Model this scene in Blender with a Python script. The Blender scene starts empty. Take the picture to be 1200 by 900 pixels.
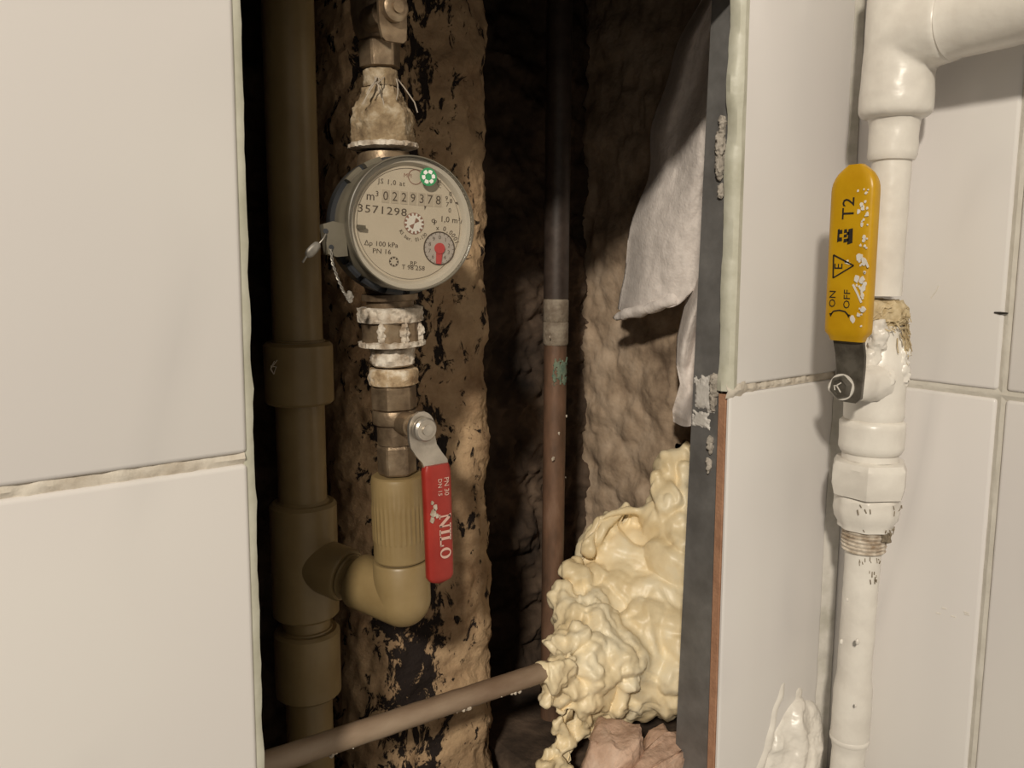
import bpy, bmesh, math, random
from mathutils import Vector, Matrix, noise
random.seed(7)
PI = math.pi

# ------------------------------------------------------------------ camera
FPX = 990.0
CAM = Vector((-.123, -.355, 1.0))
AZ, PITCH, ROLL = math.radians(35.5), math.radians(8.67), math.radians(.35)
FW = Vector((math.sin(AZ)*math.cos(PITCH), math.cos(AZ)*math.cos(PITCH), -math.sin(PITCH)))
_r0 = Vector((math.cos(AZ), -math.sin(AZ), 0)); _u0 = _r0.cross(FW)
RT = _r0*math.cos(ROLL) - _u0*math.sin(ROLL); UP = RT.cross(FW)
scene = bpy.context.scene
col = scene.collection
cam_data = bpy.data.cameras.new('camera')
cam_data.sensor_width = 36; cam_data.lens = 36*FPX/1200; cam_data.clip_start = .01
cam = bpy.data.objects.new('camera', cam_data); col.objects.link(cam)
cam.matrix_world = Matrix(((RT.x, UP.x, -FW.x, CAM.x), (RT.y, UP.y, -FW.y, CAM.y), (RT.z, UP.z, -FW.z, CAM.z), (0, 0, 0, 1)))
scene.camera = cam

# ------------------------------------------------------------------ world, lamp, exposure
w = bpy.data.worlds.new('world'); scene.world = w; w.use_nodes = True
bg = w.node_tree.nodes['Background']; bg.inputs[0].default_value = (1, .91, .78, 1); bg.inputs[1].default_value = .235
L_AZ = math.radians(46.5); L_D = 2.3
lamp_data = bpy.data.lights.new('room_lamp', 'AREA'); lamp_data.shape = 'DISK'; lamp_data.size = .18
lamp_data.energy = 54; lamp_data.color = (1, .905, .765)
lamp = bpy.data.objects.new('room_lamp', lamp_data); col.objects.link(lamp)
lamp_pos = Vector((.2 - L_D*math.sin(L_AZ), -L_D*math.cos(L_AZ), 1.155 + L_D*.435))
lamp.location = lamp_pos
lamp.rotation_euler = (Vector((.2, 0, 1.0)) - lamp_pos).to_track_quat('-Z', 'Y').to_euler()
vs = scene.view_settings
vs.view_transform = 'Standard'; vs.look = 'None'; vs.gamma = 1; vs.use_curve_mapping = False; vs.exposure = 0

# ------------------------------------------------------------------ measuring helpers
def ray(x, y): return FW + RT*((x-600)/FPX) - UP*((y-450)/FPX)
def aty(x, y, Y): d = ray(x, y); return CAM + d*((Y-CAM.y)/d.y)
def atx(x, y, X): d = ray(x, y); return CAM + d*((X-CAM.x)/d.x)
def depth(p): return (p-CAM).dot(FW)
def fbm(p, o=4, s=1.0): return noise.fractal(p*s, 1.0, 2.0, o)
def sm(a, b, x):
    t = max(0, min(1, (x-a)/(b-a))); return t*t*(3-2*t)

# ------------------------------------------------------------------ materials
def nd(nt, typ, **kw):
    n = nt.nodes.new(typ)
    for k, v in kw.items():
        if k in n.inputs: n.inputs[k].default_value = v
        else: setattr(n, k, v)
    return n
def mat(name, cols, rough=.5, metal=0, scale=40, bump=0, bscale=200, detail=5, spec=.5, stretch=(1, 1, 1), sss=0, coat=0, pos=None, rough2=None):
    """noise-mottled principled material; cols = list of (position, rgb)"""
    m = bpy.data.materials.new(name); m.use_nodes = True; nt = m.node_tree
    b = nt.nodes['Principled BSDF']
    b.inputs['Roughness'].default_value = rough; b.inputs['Metallic'].default_value = metal
    b.inputs['Specular IOR Level'].default_value = spec
    b.inputs['Coat Weight'].default_value = coat; b.inputs['Coat Roughness'].default_value = .1
    if sss:
        b.inputs['Subsurface Weight'].default_value = sss; b.inputs['Subsurface Radius'].default_value = (1, .8, .5); b.inputs['Subsurface Scale'].default_value = .004
    geo = nd(nt, 'ShaderNodeNewGeometry')
    mp = nd(nt, 'ShaderNodeMapping', Scale=stretch); nt.links.new(geo.outputs['Position'], mp.inputs['Vector'])
    n1 = nd(nt, 'ShaderNodeTexNoise', Scale=scale, Detail=detail, Roughness=.6); nt.links.new(mp.outputs[0], n1.inputs['Vector'])
    if len(cols) == 1: b.inputs['Base Color'].default_value = (*cols[0][1], 1)
    else:
        r = nd(nt, 'ShaderNodeValToRGB'); e = r.color_ramp.elements
        while len(e) < len(cols): e.new(.5)
        for i, (p, c) in enumerate(cols): e[i].position = p; e[i].color = (*c, 1)
        nt.links.new(n1.outputs['Fac'], r.inputs[0]); nt.links.new(r.outputs[0], b.inputs['Base Color'])
    if rough2 is not None:
        mr = nd(nt, 'ShaderNodeMapRange'); mr.inputs['From Min'].default_value = .3; mr.inputs['From Max'].default_value = .7
        mr.inputs['To Min'].default_value = rough; mr.inputs['To Max'].default_value = rough2
        nt.links.new(n1.outputs['Fac'], mr.inputs['Value']); nt.links.new(mr.outputs[0], b.inputs['Roughness'])
    if bump:
        n2 = nd(nt, 'ShaderNodeTexNoise', Scale=bscale, Detail=3, Roughness=.5); nt.links.new(mp.outputs[0], n2.inputs['Vector'])
        bp = nd(nt, 'ShaderNodeBump', Strength=1.0, Distance=bump); nt.links.new(n2.outputs['Fac'], bp.inputs['Height'])
        nt.links.new(bp.outputs[0], b.inputs['Normal'])
    return m
def tile_material():
    m = bpy.data.materials.new('glazed_tile'); m.use_nodes = True; nt = m.node_tree
    b = nt.nodes['Principled BSDF']; b.inputs['Roughness'].default_value = .22; b.inputs['Specular IOR Level'].default_value = .35
    geo = nd(nt, 'ShaderNodeNewGeometry')
    mp = nd(nt, 'ShaderNodeMapping', Scale=(1, 1, .45), Rotation=(0, .5, 0)); nt.links.new(geo.outputs['Position'], mp.inputs[0])
    n = nd(nt, 'ShaderNodeTexNoise', Scale=5, Detail=2, Roughness=.45, Distortion=.6); nt.links.new(mp.outputs[0], n.inputs['Vector'])
    s = nd(nt, 'ShaderNodeMath', operation='SUBTRACT'); s.inputs[1].default_value = .5; nt.links.new(n.outputs['Fac'], s.inputs[0])
    a = nd(nt, 'ShaderNodeMath', operation='ABSOLUTE'); nt.links.new(s.outputs[0], a.inputs[0])
    r = nd(nt, 'ShaderNodeValToRGB'); e = r.color_ramp.elements
    e[0].position = 0; e[0].color = (.635, .61, .60, 1); e[1].position = .045; e[1].color = (.72, .69, .675, 1)
    n3 = nd(nt, 'ShaderNodeTexNoise', Scale=5, Detail=2); nt.links.new(geo.outputs['Position'], n3.inputs['Vector'])
    mx = nd(nt, 'ShaderNodeMix', data_type='RGBA'); mx.inputs['A'].default_value = (.74, .715, .69, 1)
    r3 = nd(nt, 'ShaderNodeMapRange'); r3.inputs['From Min'].default_value = .42; r3.inputs['From Max'].default_value = .62; nt.links.new(n3.outputs['Fac'], r3.inputs[0])
    nt.links.new(a.outputs[0], r.inputs[0]); nt.links.new(r3.outputs[0], mx.inputs['Factor']); nt.links.new(r.outputs[0], mx.inputs['B'])
    nt.links.new(mx.outputs['Result'], b.inputs['Base Color'])
    return m
def column_material():
    m = bpy.data.materials.new('column_render'); m.use_nodes = True; nt = m.node_tree
    b = nt.nodes['Principled BSDF']; b.inputs['Roughness'].default_value = .85; b.inputs['Specular IOR Level'].default_value = .25
    geo = nd(nt, 'ShaderNodeNewGeometry')
    n1 = nd(nt, 'ShaderNodeTexNoise', Scale=28, Detail=8, Roughness=.65); nt.links.new(geo.outputs['Position'], n1.inputs['Vector'])
    r1 = nd(nt, 'ShaderNodeValToRGB'); e = r1.color_ramp.elements
    e[0].position = .30; e[0].color = (.23, .138, .074, 1); e[1].position = .70; e[1].color = (.53, .37, .22, 1)
    nt.links.new(n1.outputs['Fac'], r1.inputs[0])
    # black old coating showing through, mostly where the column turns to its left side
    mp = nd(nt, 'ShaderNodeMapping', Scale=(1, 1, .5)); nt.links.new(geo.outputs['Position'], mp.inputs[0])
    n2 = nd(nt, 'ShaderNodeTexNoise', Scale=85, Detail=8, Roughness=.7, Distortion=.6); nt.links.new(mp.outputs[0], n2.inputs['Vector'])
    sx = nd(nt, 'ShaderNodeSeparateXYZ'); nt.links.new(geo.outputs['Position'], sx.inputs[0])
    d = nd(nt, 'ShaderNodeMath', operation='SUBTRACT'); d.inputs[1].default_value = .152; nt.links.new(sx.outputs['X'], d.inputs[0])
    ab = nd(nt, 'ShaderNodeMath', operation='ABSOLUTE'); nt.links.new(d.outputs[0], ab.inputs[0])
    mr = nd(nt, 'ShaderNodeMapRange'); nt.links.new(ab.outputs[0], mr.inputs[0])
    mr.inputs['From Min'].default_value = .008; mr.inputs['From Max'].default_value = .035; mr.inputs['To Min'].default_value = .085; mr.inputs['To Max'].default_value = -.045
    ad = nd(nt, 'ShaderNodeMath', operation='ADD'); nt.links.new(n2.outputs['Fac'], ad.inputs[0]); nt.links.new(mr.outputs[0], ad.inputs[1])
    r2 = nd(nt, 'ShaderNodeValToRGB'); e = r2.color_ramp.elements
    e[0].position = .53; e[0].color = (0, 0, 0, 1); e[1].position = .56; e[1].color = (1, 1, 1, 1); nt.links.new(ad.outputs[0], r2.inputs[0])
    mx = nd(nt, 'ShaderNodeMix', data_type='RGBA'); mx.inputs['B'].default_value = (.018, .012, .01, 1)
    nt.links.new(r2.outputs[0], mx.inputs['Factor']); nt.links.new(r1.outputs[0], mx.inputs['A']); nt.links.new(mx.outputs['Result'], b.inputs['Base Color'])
    n4 = nd(nt, 'ShaderNodeTexNoise', Scale=160, Detail=4, Roughness=.55); nt.links.new(geo.outputs['Position'], n4.inputs['Vector'])
    sb = nd(nt, 'ShaderNodeMath', operation='MULTIPLY_ADD'); sb.inputs[1].default_value = -.45; nt.links.new(r2.outputs[0], sb.inputs[0]); nt.links.new(n4.outputs['Fac'], sb.inputs[2])
    bp = nd(nt, 'ShaderNodeBump', Strength=1, Distance=.0020); nt.links.new(sb.outputs[0], bp.inputs['Height']); nt.links.new(bp.outputs[0], b.inputs['Normal'])
    return m
def lens_material():
    m = bpy.data.materials.new('clear_plastic'); m.use_nodes = True; nt = m.node_tree
    nt.nodes.remove(nt.nodes['Principled BSDF']); out = nt.nodes['Material Output']
    t = nd(nt, 'ShaderNodeBsdfTransparent'); t.inputs[0].default_value = (.96, .95, .93, 1)
    g = nd(nt, 'ShaderNodeBsdfGlossy', Roughness=.12)
    fr = nd(nt, 'ShaderNodeFresnel', IOR=1.4); mx = nd(nt, 'ShaderNodeMixShader')
    nt.links.new(fr.outputs[0], mx.inputs[0]); nt.links.new(t.outputs[0], mx.inputs[1]); nt.links.new(g.outputs[0], mx.inputs[2]); nt.links.new(mx.outputs[0], out.inputs[0])
    return m
M = dict(
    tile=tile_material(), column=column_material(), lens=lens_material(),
    grout=mat('grout', [(.35, (.50, .44, .36)), (.65, (.66, .61, .53))], .9, bump=.0004, bscale=400, scale=60),
    grout_grey=mat('grout_grey', [(.35, (.52, .49, .43)), (.65, (.61, .58, .52))], .9, bump=.0003, bscale=400, scale=60),
    sealant=mat('sealant', [(.35, (.44, .43, .335)), (.6, (.59, .58, .485))], .45, scale=30, bump=.0003, bscale=150),
    sealant_old=mat('sealant_old', [(.35, (.45, .43, .37)), (.6, (.63, .60, .55))], .55, scale=40, bump=.0003, bscale=150),
    board=mat('board', [(.3, (.40, .36, .30)), (.7, (.56, .51, .44))], .95, scale=50, bump=.0006),
    biscuit=mat('biscuit', [(.3, (.33, .17, .10)), (.7, (.46, .25, .15))], .9, scale=90, bump=.0005, bscale=500),
    adhesive=mat('adhesive', [(.3, (.28, .25, .21)), (.7, (.50, .45, .39))], .95, scale=120, bump=.0004, bscale=300),
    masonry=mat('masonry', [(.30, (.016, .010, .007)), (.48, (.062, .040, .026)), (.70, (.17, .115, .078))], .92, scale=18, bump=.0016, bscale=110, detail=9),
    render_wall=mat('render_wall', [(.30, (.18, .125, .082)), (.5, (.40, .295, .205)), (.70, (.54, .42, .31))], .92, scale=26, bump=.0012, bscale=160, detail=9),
    ppr=mat('ppr', [(.35, (.24, .166, .072)), (.65, (.30, .215, .10))], .4, scale=35, bump=.0001, bscale=90),
    ppr_print=mat('ppr_print', [(0, (.11, .08, .05))], .6),
    copper=mat('copper', [(.30, (.09, .055, .036)), (.55, (.205, .115, .072)), (.75, (.30, .19, .13))], .5, metal=.2, scale=50, stretch=(1, 1, .35), bump=.0003, bscale=250),
    shaded_pipe=mat('shaded_pipe', [(.35, (.035, .024, .019)), (.65, (.07, .05, .04))], .5, metal=.2, scale=60, bump=.0002),  # dark pipe tone, the upper shaft's shade is put into the colour
    solder=mat('solder', [(.35, (.16, .12, .085)), (.65, (.30, .25, .19))], .7, scale=120, bump=.0006, bscale=400),
    verdigris=mat('verdigris', [(.35, (.10, .15, .11)), (.65, (.20, .24, .17))], .9, scale=200, bump=.0005, bscale=600),
    beige_pipe=mat('beige_pipe', [(.32, (.19, .12, .075)), (.6, (.33, .245, .17)), (.8, (.42, .33, .25))], .5, scale=30, stretch=(.3, 1, 1), bump=.0003, bscale=150),
    brass=mat('brass', [(.32, (.10, .065, .04)), (.6, (.30, .22, .14)), (.8, (.42, .34, .24))], .42, metal=.55, scale=60, bump=.0003, bscale=300),
    nickel=mat('nickel', [(.35, (.38, .34, .29)), (.65, (.58, .53, .46))], .33, metal=.8, scale=60, bump=.0002, bscale=300),
    crust=mat('crust', [(.30, (.24, .15, .075)), (.5, (.46, .34, .21)), (.68, (.72, .64, .52))], .95, scale=110, bump=.0007, bscale=450, detail=8),
    crust_shaded=mat('crust_shaded', [(.30, (.15, .10, .055)), (.5, (.30, .22, .13)), (.68, (.50, .42, .31))], .95, scale=110, bump=.0008, bscale=450, detail=8),  # crust colour darkened to carry the shade above the meter
    crust_white=mat('crust_white', [(.33, (.28, .20, .13)), (.55, (.60, .53, .44)), (.7, (.78, .72, .63))], .95, scale=110, bump=.0006, bscale=450, detail=8),
    red=mat('red_sleeve', [(.4, (.30, .024, .016)), (.7, (.38, .035, .023))], .38, scale=50, bump=.0001, bscale=200),
    red_text=mat('red_text', [(0, (.62, .40, .33))], .6),
    yellow=mat('yellow_sleeve', [(.35, (.50, .265, .004)), (.65, (.58, .33, .006))], .35, scale=40, bump=.0002, bscale=150),
    black=mat('black_print', [(0, (.018, .014, .010))], .6),
    housing=mat('housing', [(.35, (.115, .10, .075)), (.65, (.175, .155, .115))], .35, scale=40, spec=.5),
    housing_dark=mat('housing_dark', [(.4, (.030, .032, .036)), (.7, (.055, .057, .062))], .3, scale=40),
    dial=mat('dial', [(.3, (.60, .535, .44)), (.7, (.68, .61, .505))], .45, scale=25),
    dial_ring=mat('dial_ring', [(0, (.62, .58, .51))], .4),
    print_dark=mat('print_dark', [(0, (.10, .075, .055))], .7),
    print_faint=mat('print_faint', [(0, (.30, .16, .12))], .7),
    roller=mat('roller', [(0, (.52, .455, .37))], .6),
    small_dial=mat('small_dial', [(0, (.50, .46, .43))], .6),
    needle=mat('needle', [(0, (.60, .075, .075))], .4),
    green=mat('green', [(0, (.035, .27, .10))], .5),
    white_print=mat('white_print', [(0, (.82, .80, .76))], .5),
    foam=mat('foam', [(.3, (.72, .57, .33)), (.5, (.86, .72, .47)), (.7, (.91, .82, .61))], .42, scale=26, bump=.0004, bscale=150, detail=6),
    rag=mat('rag', [(.35, (.72, .655, .615)), (.65, (.84, .77, .725))], .95, scale=120, bump=.0005, bscale=420, spec=.1),
    stud=mat('zinc', [(.32, (.15, .145, .14)), (.6, (.22, .215, .21)), (.8, (.30, .295, .285))], .45, metal=.3, scale=45, bump=.0002, bscale=160, detail=8),
    plaster=mat('plaster', [(.3, (.52, .49, .45)), (.7, (.70, .67, .63))], .9, scale=100, bump=.0005, bscale=500),
    brick=mat('brick', [(.3, (.40, .25, .175)), (.55, (.60, .41, .30)), (.75, (.70, .53, .42))], .95, scale=45, bump=.0014, bscale=220, detail=8),
    paint=mat('white_paint', [(.35, (.70, .66, .60)), (.65, (.80, .765, .70))], .32, scale=35, bump=.0006, bscale=70),
    dirt=mat('dirt', [(.3, (.14, .11, .075)), (.7, (.34, .28, .20))], .95, scale=150, bump=.0006, bscale=500),
    hemp=mat('hemp', [(.3, (.42, .32, .17)), (.7, (.66, .55, .36))], .9, scale=200),
    steel=mat('old_steel', [(.35, (.085, .075, .06)), (.65, (.17, .155, .13))], .4, metal=.4, scale=90, bump=.0002),
    lead=mat('lead', [(.4, (.26, .24, .21)), (.7, (.45, .42, .37))], .45, metal=.5, scale=80),
    thread=mat('fibre', [(0, (.42, .36, .29))], .9),
)

# ------------------------------------------------------------------ object helpers
def link(o, parent=None):
    col.objects.link(o)
    if parent is not None: o.parent = parent
    return o
def tag(o, label, cat=None, group=None, kind=None):
    if label: o['label'] = label
    if cat: o['category'] = cat
    if group: o['group'] = group
    if kind: o['kind'] = kind
    return o
def thing(name, loc, label, cat, group=None):
    e = bpy.data.objects.new(name, None); e.empty_display_size = .02; e.location = loc
    link(e); tag(e, label, cat, group); return e
def wloc(o):
    v = Vector((0, 0, 0))
    while o is not None: v += o.location; o = o.parent
    return v
def obj(name, bm, m, parent=None, smooth=True, loc=None, angle=None):
    """bm is in world coordinates; the object gets its own origin"""
    me = bpy.data.meshes.new(name)
    base = wloc(parent) if parent is not None else Vector((0, 0, 0))
    if loc is None:
        if parent is None:
            xs = [v.co for v in bm.verts]
            loc = Vector((sum(v.x for v in xs)/len(xs), sum(v.y for v in xs)/len(xs), min(v.z for v in xs)))
        else: loc = base
    loc = Vector(loc)
    bmesh.ops.translate(bm, verts=bm.verts, vec=-loc)
    bmesh.ops.recalc_face_normals(bm, faces=bm.faces)
    for f in bm.faces: f.smooth = smooth
    if smooth:
        lim = math.radians(angle or 38)
        for e in bm.edges:
            if len(e.link_faces) == 2 and e.calc_face_angle(0) > lim: e.smooth = False
    bm.to_mesh(me); bm.free(); me.materials.append(M[m])
    o = bpy.data.objects.new(name, me); o.location = loc - base
    return link(o, parent)
def frame(origin, zdir, xhint=(1, 0, 0)):
    z = Vector(zdir).normalized(); x = Vector(xhint); x = (x - z*x.dot(z))
    if x.length < 1e-4: x = Vector((0, 1, 0)); x = x - z*x.dot(z)
    x.normalize(); y = z.cross(x)
    return Matrix(((x.x, y.x, z.x, origin[0]), (x.y, y.y, z.y, origin[1]), (x.z, y.z, z.z, origin[2]), (0, 0, 0, 1)))
def lathe(bm, prof, mtx, n=40, amp=0, ns=300, rfun=None, closed=True):
    """prof: (radius, height) pairs bottom to top; amp: lumpiness"""
    rings = []
    for r, h in prof:
        ring = []
        for k in range(n):
            a = 2*PI*k/n; rr = r*(rfun(a, h) if rfun else 1)
            p = Vector((rr*math.cos(a), rr*math.sin(a), h))
            if amp:
                q = mtx @ p
                d = amp*fbm(q, 4, ns) if r > 1e-5 else 0
                p = Vector(((rr+d)*math.cos(a), (rr+d)*math.sin(a), h + d*.4))
            ring.append(bm.verts.new(mtx @ p))
        rings.append(ring)
    for i in range(len(rings)-1):
        for k in range(n):
            bm.faces.new((rings[i][k], rings[i][(k+1) % n], rings[i+1][(k+1) % n], rings[i+1][k]))
    if closed: bm.faces.new(rings[0][::-1]); bm.faces.new(rings[-1])
    return bm
def dense(prof, step):
    out = [prof[0]]
    for (r0, h0), (r1, h1) in zip(prof, prof[1:]):
        k = max(1, int(math.hypot(r1-r0, h1-h0)/step))
        for i in range(1, k+1): out.append((r0+(r1-r0)*i/k, h0+(h1-h0)*i/k))
    return out
def hexf(flat=6, phase=0.0, rnd=.96):
    """radius factor that makes a lathe ring a polygon (radius = corner radius)"""
    def f(a, h):
        s = 2*PI/flat; t = ((a+phase) % s) - s/2
        return min(math.cos(s/2)/math.cos(t), rnd)
    return f
def tube(bm, pts, rad, n=10, amp=0, ns=300, cap=True):
    pts = [Vector(p) for p in pts]; rings = []; up = Vector((0, 0, 1))
    t0 = (pts[1]-pts[0]).normalized()
    x = t0.orthogonal().normalized()
    for i, p in enumerate(pts):
        t = (pts[min(i+1, len(pts)-1)] - pts[max(i-1, 0)]).normalized()
        x = (x - t*x.dot(t)).normalized(); y = t.cross(x)
        r = rad[i] if isinstance(rad, (list, tuple)) else rad
        ring = []
        for k in range(n):
            a = 2*PI*k/n; d = x*math.cos(a) + y*math.sin(a); rr = r
            if amp: rr += amp*fbm(p + d*r, 3, ns)
            ring.append(bm.verts.new(p + d*rr))
        rings.append(ring)
    for i in range(len(rings)-1):
        for k in range(n): bm.faces.new((rings[i][k], rings[i][(k+1) % n], rings[i+1][(k+1) % n], rings[i+1][k]))
    if cap: bm.faces.new(rings[0][::-1]); bm.faces.new(rings[-1])
    return bm
def box(bm, lo, hi, bev=0, seg=2, mtx=None):
    r = bmesh.ops.create_cube(bm, size=1)
    lo, hi = Vector(lo), Vector(hi); c = (lo+hi)/2; s = hi-lo
    for v in r['verts']: v.co = Vector((v.co.x*s.x, v.co.y*s.y, v.co.z*s.z)) + c
    vs_ = r['verts']
    if bev:
        es = list({e for v in vs_ for e in v.link_edges})
        q = bmesh.ops.bevel(bm, geom=es, offset=bev, segments=seg, affect='EDGES', profile=.5)
        vs_ = list({v for f in q['faces'] for v in f.verts} | {v for v in vs_ if v.is_valid})
    if mtx is not None: bmesh.ops.transform(bm, matrix=mtx, verts=vs_)
    return bm
def grid(bm, fn, nu, nv):
    vv = [[bm.verts.new(fn(i/nu, j/nv)) for i in range(nu+1)] for j in range(nv+1)]
    for j in range(nv):
        for i in range(nu): bm.faces.new((vv[j][i], vv[j][i+1], vv[j+1][i+1], vv[j+1][i]))
    return vv
def sheet(bm, fn, nu, nv, th=.0018):
    """closed cloth sheet: front layer fn, back layer a little further along X, rim stitched"""
    a = grid(bm, fn, nu, nv); b = [[bm.verts.new(v.co + Vector((th, 0, 0))) for v in row] for row in a]
    for j in range(nv):
        for i in range(nu): bm.faces.new((b[j][i], b[j+1][i], b[j+1][i+1], b[j][i+1]))
    for i in range(nu):
        bm.faces.new((a[0][i+1], a[0][i], b[0][i], b[0][i+1])); bm.faces.new((a[nv][i], a[nv][i+1], b[nv][i+1], b[nv][i]))
    for j in range(nv):
        bm.faces.new((a[j][0], a[j+1][0], b[j+1][0], b[j][0])); bm.faces.new((a[j+1][nu], a[j][nu], b[j][nu], b[j+1][nu]))
def prism(bm, poly, mtx, z0, z1):
    """poly (x,y) list extruded from z0 to z1 in the frame mtx"""
    a = [bm.verts.new(mtx @ Vector((x, y, z0))) for x, y in poly]; b = [bm.verts.new(mtx @ Vector((x, y, z1))) for x, y in poly]
    n = len(poly)
    bm.faces.new(a[::-1]); bm.faces.new(b)
    for i in range(n): bm.faces.new((a[i], a[(i+1) % n], b[(i+1) % n], b[i]))
    return bm
def remesh(spheres, voxel, amp_fn=None, extra=None, smooth_it=2):
    """union of ellipsoids (centre, radius or (rx,ry,rz)) turned into one skin"""
    bm = bmesh.new()
    for c, r in spheres:
        q = bmesh.ops.create_icosphere(bm, subdivisions=3, radius=1)
        rr = Vector((r, r, r)) if isinstance(r, (int, float)) else Vector(r)
        for v in q['verts']: v.co = Vector((v.co.x*rr.x, v.co.y*rr.y, v.co.z*rr.z)) + Vector(c)
    me = bpy.data.meshes.new('tmp'); bm.to_mesh(me); bm.free()
    o = bpy.data.objects.new('tmp', me); col.objects.link(o)
    md = o.modifiers.new('r', 'REMESH'); md.mode = 'VOXEL'; md.voxel_size = voxel
    dg = bpy.context.evaluated_depsgraph_get(); dg.update()
    out = bpy.data.meshes.new_from_object(o.evaluated_get(dg))
    bm = bmesh.new(); bm.from_mesh(out)
    bpy.data.objects.remove(o); bpy.data.meshes.remove(me); bpy.data.meshes.remove(out)
    for _ in range(smooth_it): bmesh.ops.smooth_vert(bm, verts=bm.verts, factor=.5, use_axis_x=True, use_axis_y=True, use_axis_z=True)
    if amp_fn:
        bm.normal_update()
        new = [v.co + v.normal*amp_fn(v.co, v.normal) for v in bm.verts]
        for v, c in zip(bm.verts, new): v.co = c
    return bm
def remesh_bm(bm, voxel, smooth_it, amp_fn=None):
    me = bpy.data.meshes.new('tmp'); bm.to_mesh(me); bm.free()
    o = bpy.data.objects.new('tmp', me); col.objects.link(o)
    md = o.modifiers.new('r', 'REMESH'); md.mode = 'VOXEL'; md.voxel_size = voxel
    dg = bpy.context.evaluated_depsgraph_get(); dg.update()
    out = bpy.data.meshes.new_from_object(o.evaluated_get(dg)); bm = bmesh.new(); bm.from_mesh(out)
    bpy.data.objects.remove(o); bpy.data.meshes.remove(me); bpy.data.meshes.remove(out)
    for _ in range(smooth_it): bmesh.ops.smooth_vert(bm, verts=bm.verts, factor=.5, use_axis_x=True, use_axis_y=True, use_axis_z=True)
    if amp_fn:
        bm.normal_update(); new = [v.co + v.normal*amp_fn(v.co) for v in bm.verts]
        for v, c in zip(bm.verts, new): v.co = c
    return bm
def text_into(bm, s, size, mtx, ext=.00008, spacing=1.0, align='CENTER', xs=1.0):
    cu = bpy.data.curves.new('txt', 'FONT'); cu.body = s; cu.size = size; cu.extrude = ext; cu.space_character = spacing
    cu.align_x = align; cu.align_y = 'CENTER'; cu.resolution_u = 2
    o = bpy.data.objects.new('txt', cu); col.objects.link(o)
    dg = bpy.context.evaluated_depsgraph_get(); dg.update()
    me = bpy.data.meshes.new_from_object(o.evaluated_get(dg))
    n0 = len(bm.verts); bm.from_mesh(me); bm.verts.ensure_lookup_table()
    for v in bm.verts[n0:]: v.co = mtx @ Vector((v.co.x*xs, v.co.y, v.co.z))
    bpy.data.objects.remove(o); bpy.data.curves.remove(cu); bpy.data.meshes.remove(me)
def ring_flat(bm, r0, r1, mtx, z0, z1, n=48):
    lathe_pts = [(r0, z0), (r1, z0), (r1, z1), (r0, z1), (r0, z0)]
    return lathe(bm, lathe_pts, mtx, n, closed=False)
def disc(bm, r, mtx, z0, z1, n=40): return lathe(bm, [(r, z0), (r, z1)], mtx, n)
def Rz(a): return Matrix.Rotation(a, 4, 'Z')
def T(x, y, z=0): return Matrix.Translation((x, y, z))

# ================================================================== THE SETTING
XR, XC, ZG, ZT = .299, .423, .914, 1.158      # right edge of the opening, corner, height of the tile joint, top of the opening
def left_edge(z): return -.0045 + (1.10-z)*-.022 + .004   # the left panel's cut edge is not quite plumb
# left part of the front wall
bm = bmesh.new()
prof = [(-.75, .010), (-.75, .026), (0, .026), (0, .010)]
zs = [.15, .6, 1.0, 1.4, 1.9]
rows = [[bm.verts.new((x if x < -.1 else left_edge(z)-.006, y, z)) for x, y in prof] for z in zs]
for i in range(len(rows)-1):
    for k in range(4): bm.faces.new((rows[i][k], rows[i][(k+1) % 4], rows[i+1][(k+1) % 4], rows[i+1][k]))
bm.faces.new(rows[0]); bm.faces.new(rows[-1])
wall_left = tag(obj('wall_left', bm, 'board', smooth=False), 'tiled wall panel left of the shaft opening', 'wall', kind='structure')
def tile(parent, a, b, axis, z0, z1, edge=None, th=.008, m='tile'):
    """pillow-edged tile between a and b along X (axis 'x', face at y=0) or along Y (axis 'y', face at x=XC)"""
    bm = bmesh.new()
    if axis == 'x': box(bm, (a, 0, z0), (b, th, z1), .0022, 3)
    else: box(bm, (XC, a, z0), (XC+th, b, z1), .0022, 3)
    if edge:
        for v in bm.verts:
            if v.co.x > b-.003: v.co.x += edge(v.co.z)
    return obj('tile', bm, m, parent, angle=60)
for x0, x1 in ((-.252, -.005), (-.505, -.256)):
    for z0, z1 in ((.513, .9117), (.9165, 1.315), (1.3195, 1.72)):
        tile(wall_left, x0, x1, 'x', z0, z1, (lambda z: left_edge(z)) if x1 > -.1 else None)
bm = bmesh.new()
def gfn(u, v):
    x = -.52 + u*(.52+left_edge(ZG)-.006); z = ZG+.0002 + (v-.5)*.010
    p = Vector((x, 0, z)); return Vector((x, .0012 + .0011*fbm(p, 3, 160) + .0016*abs(v-.5)*2, z))
grid(bm, gfn, 300, 6)
grout_l = obj('grout', bm, 'grout', wall_left); grout_l['label'] = 'cream crumbly joint'
bm = bmesh.new(); box(bm, (-.5, .003, .4), (-.2535, .012, 1.72)); box(bm, (-.2585, .0025, .4), (-.2495, .0115, 1.72))
obj('grout', bm, 'grout', wall_left, smooth=False)
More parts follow.
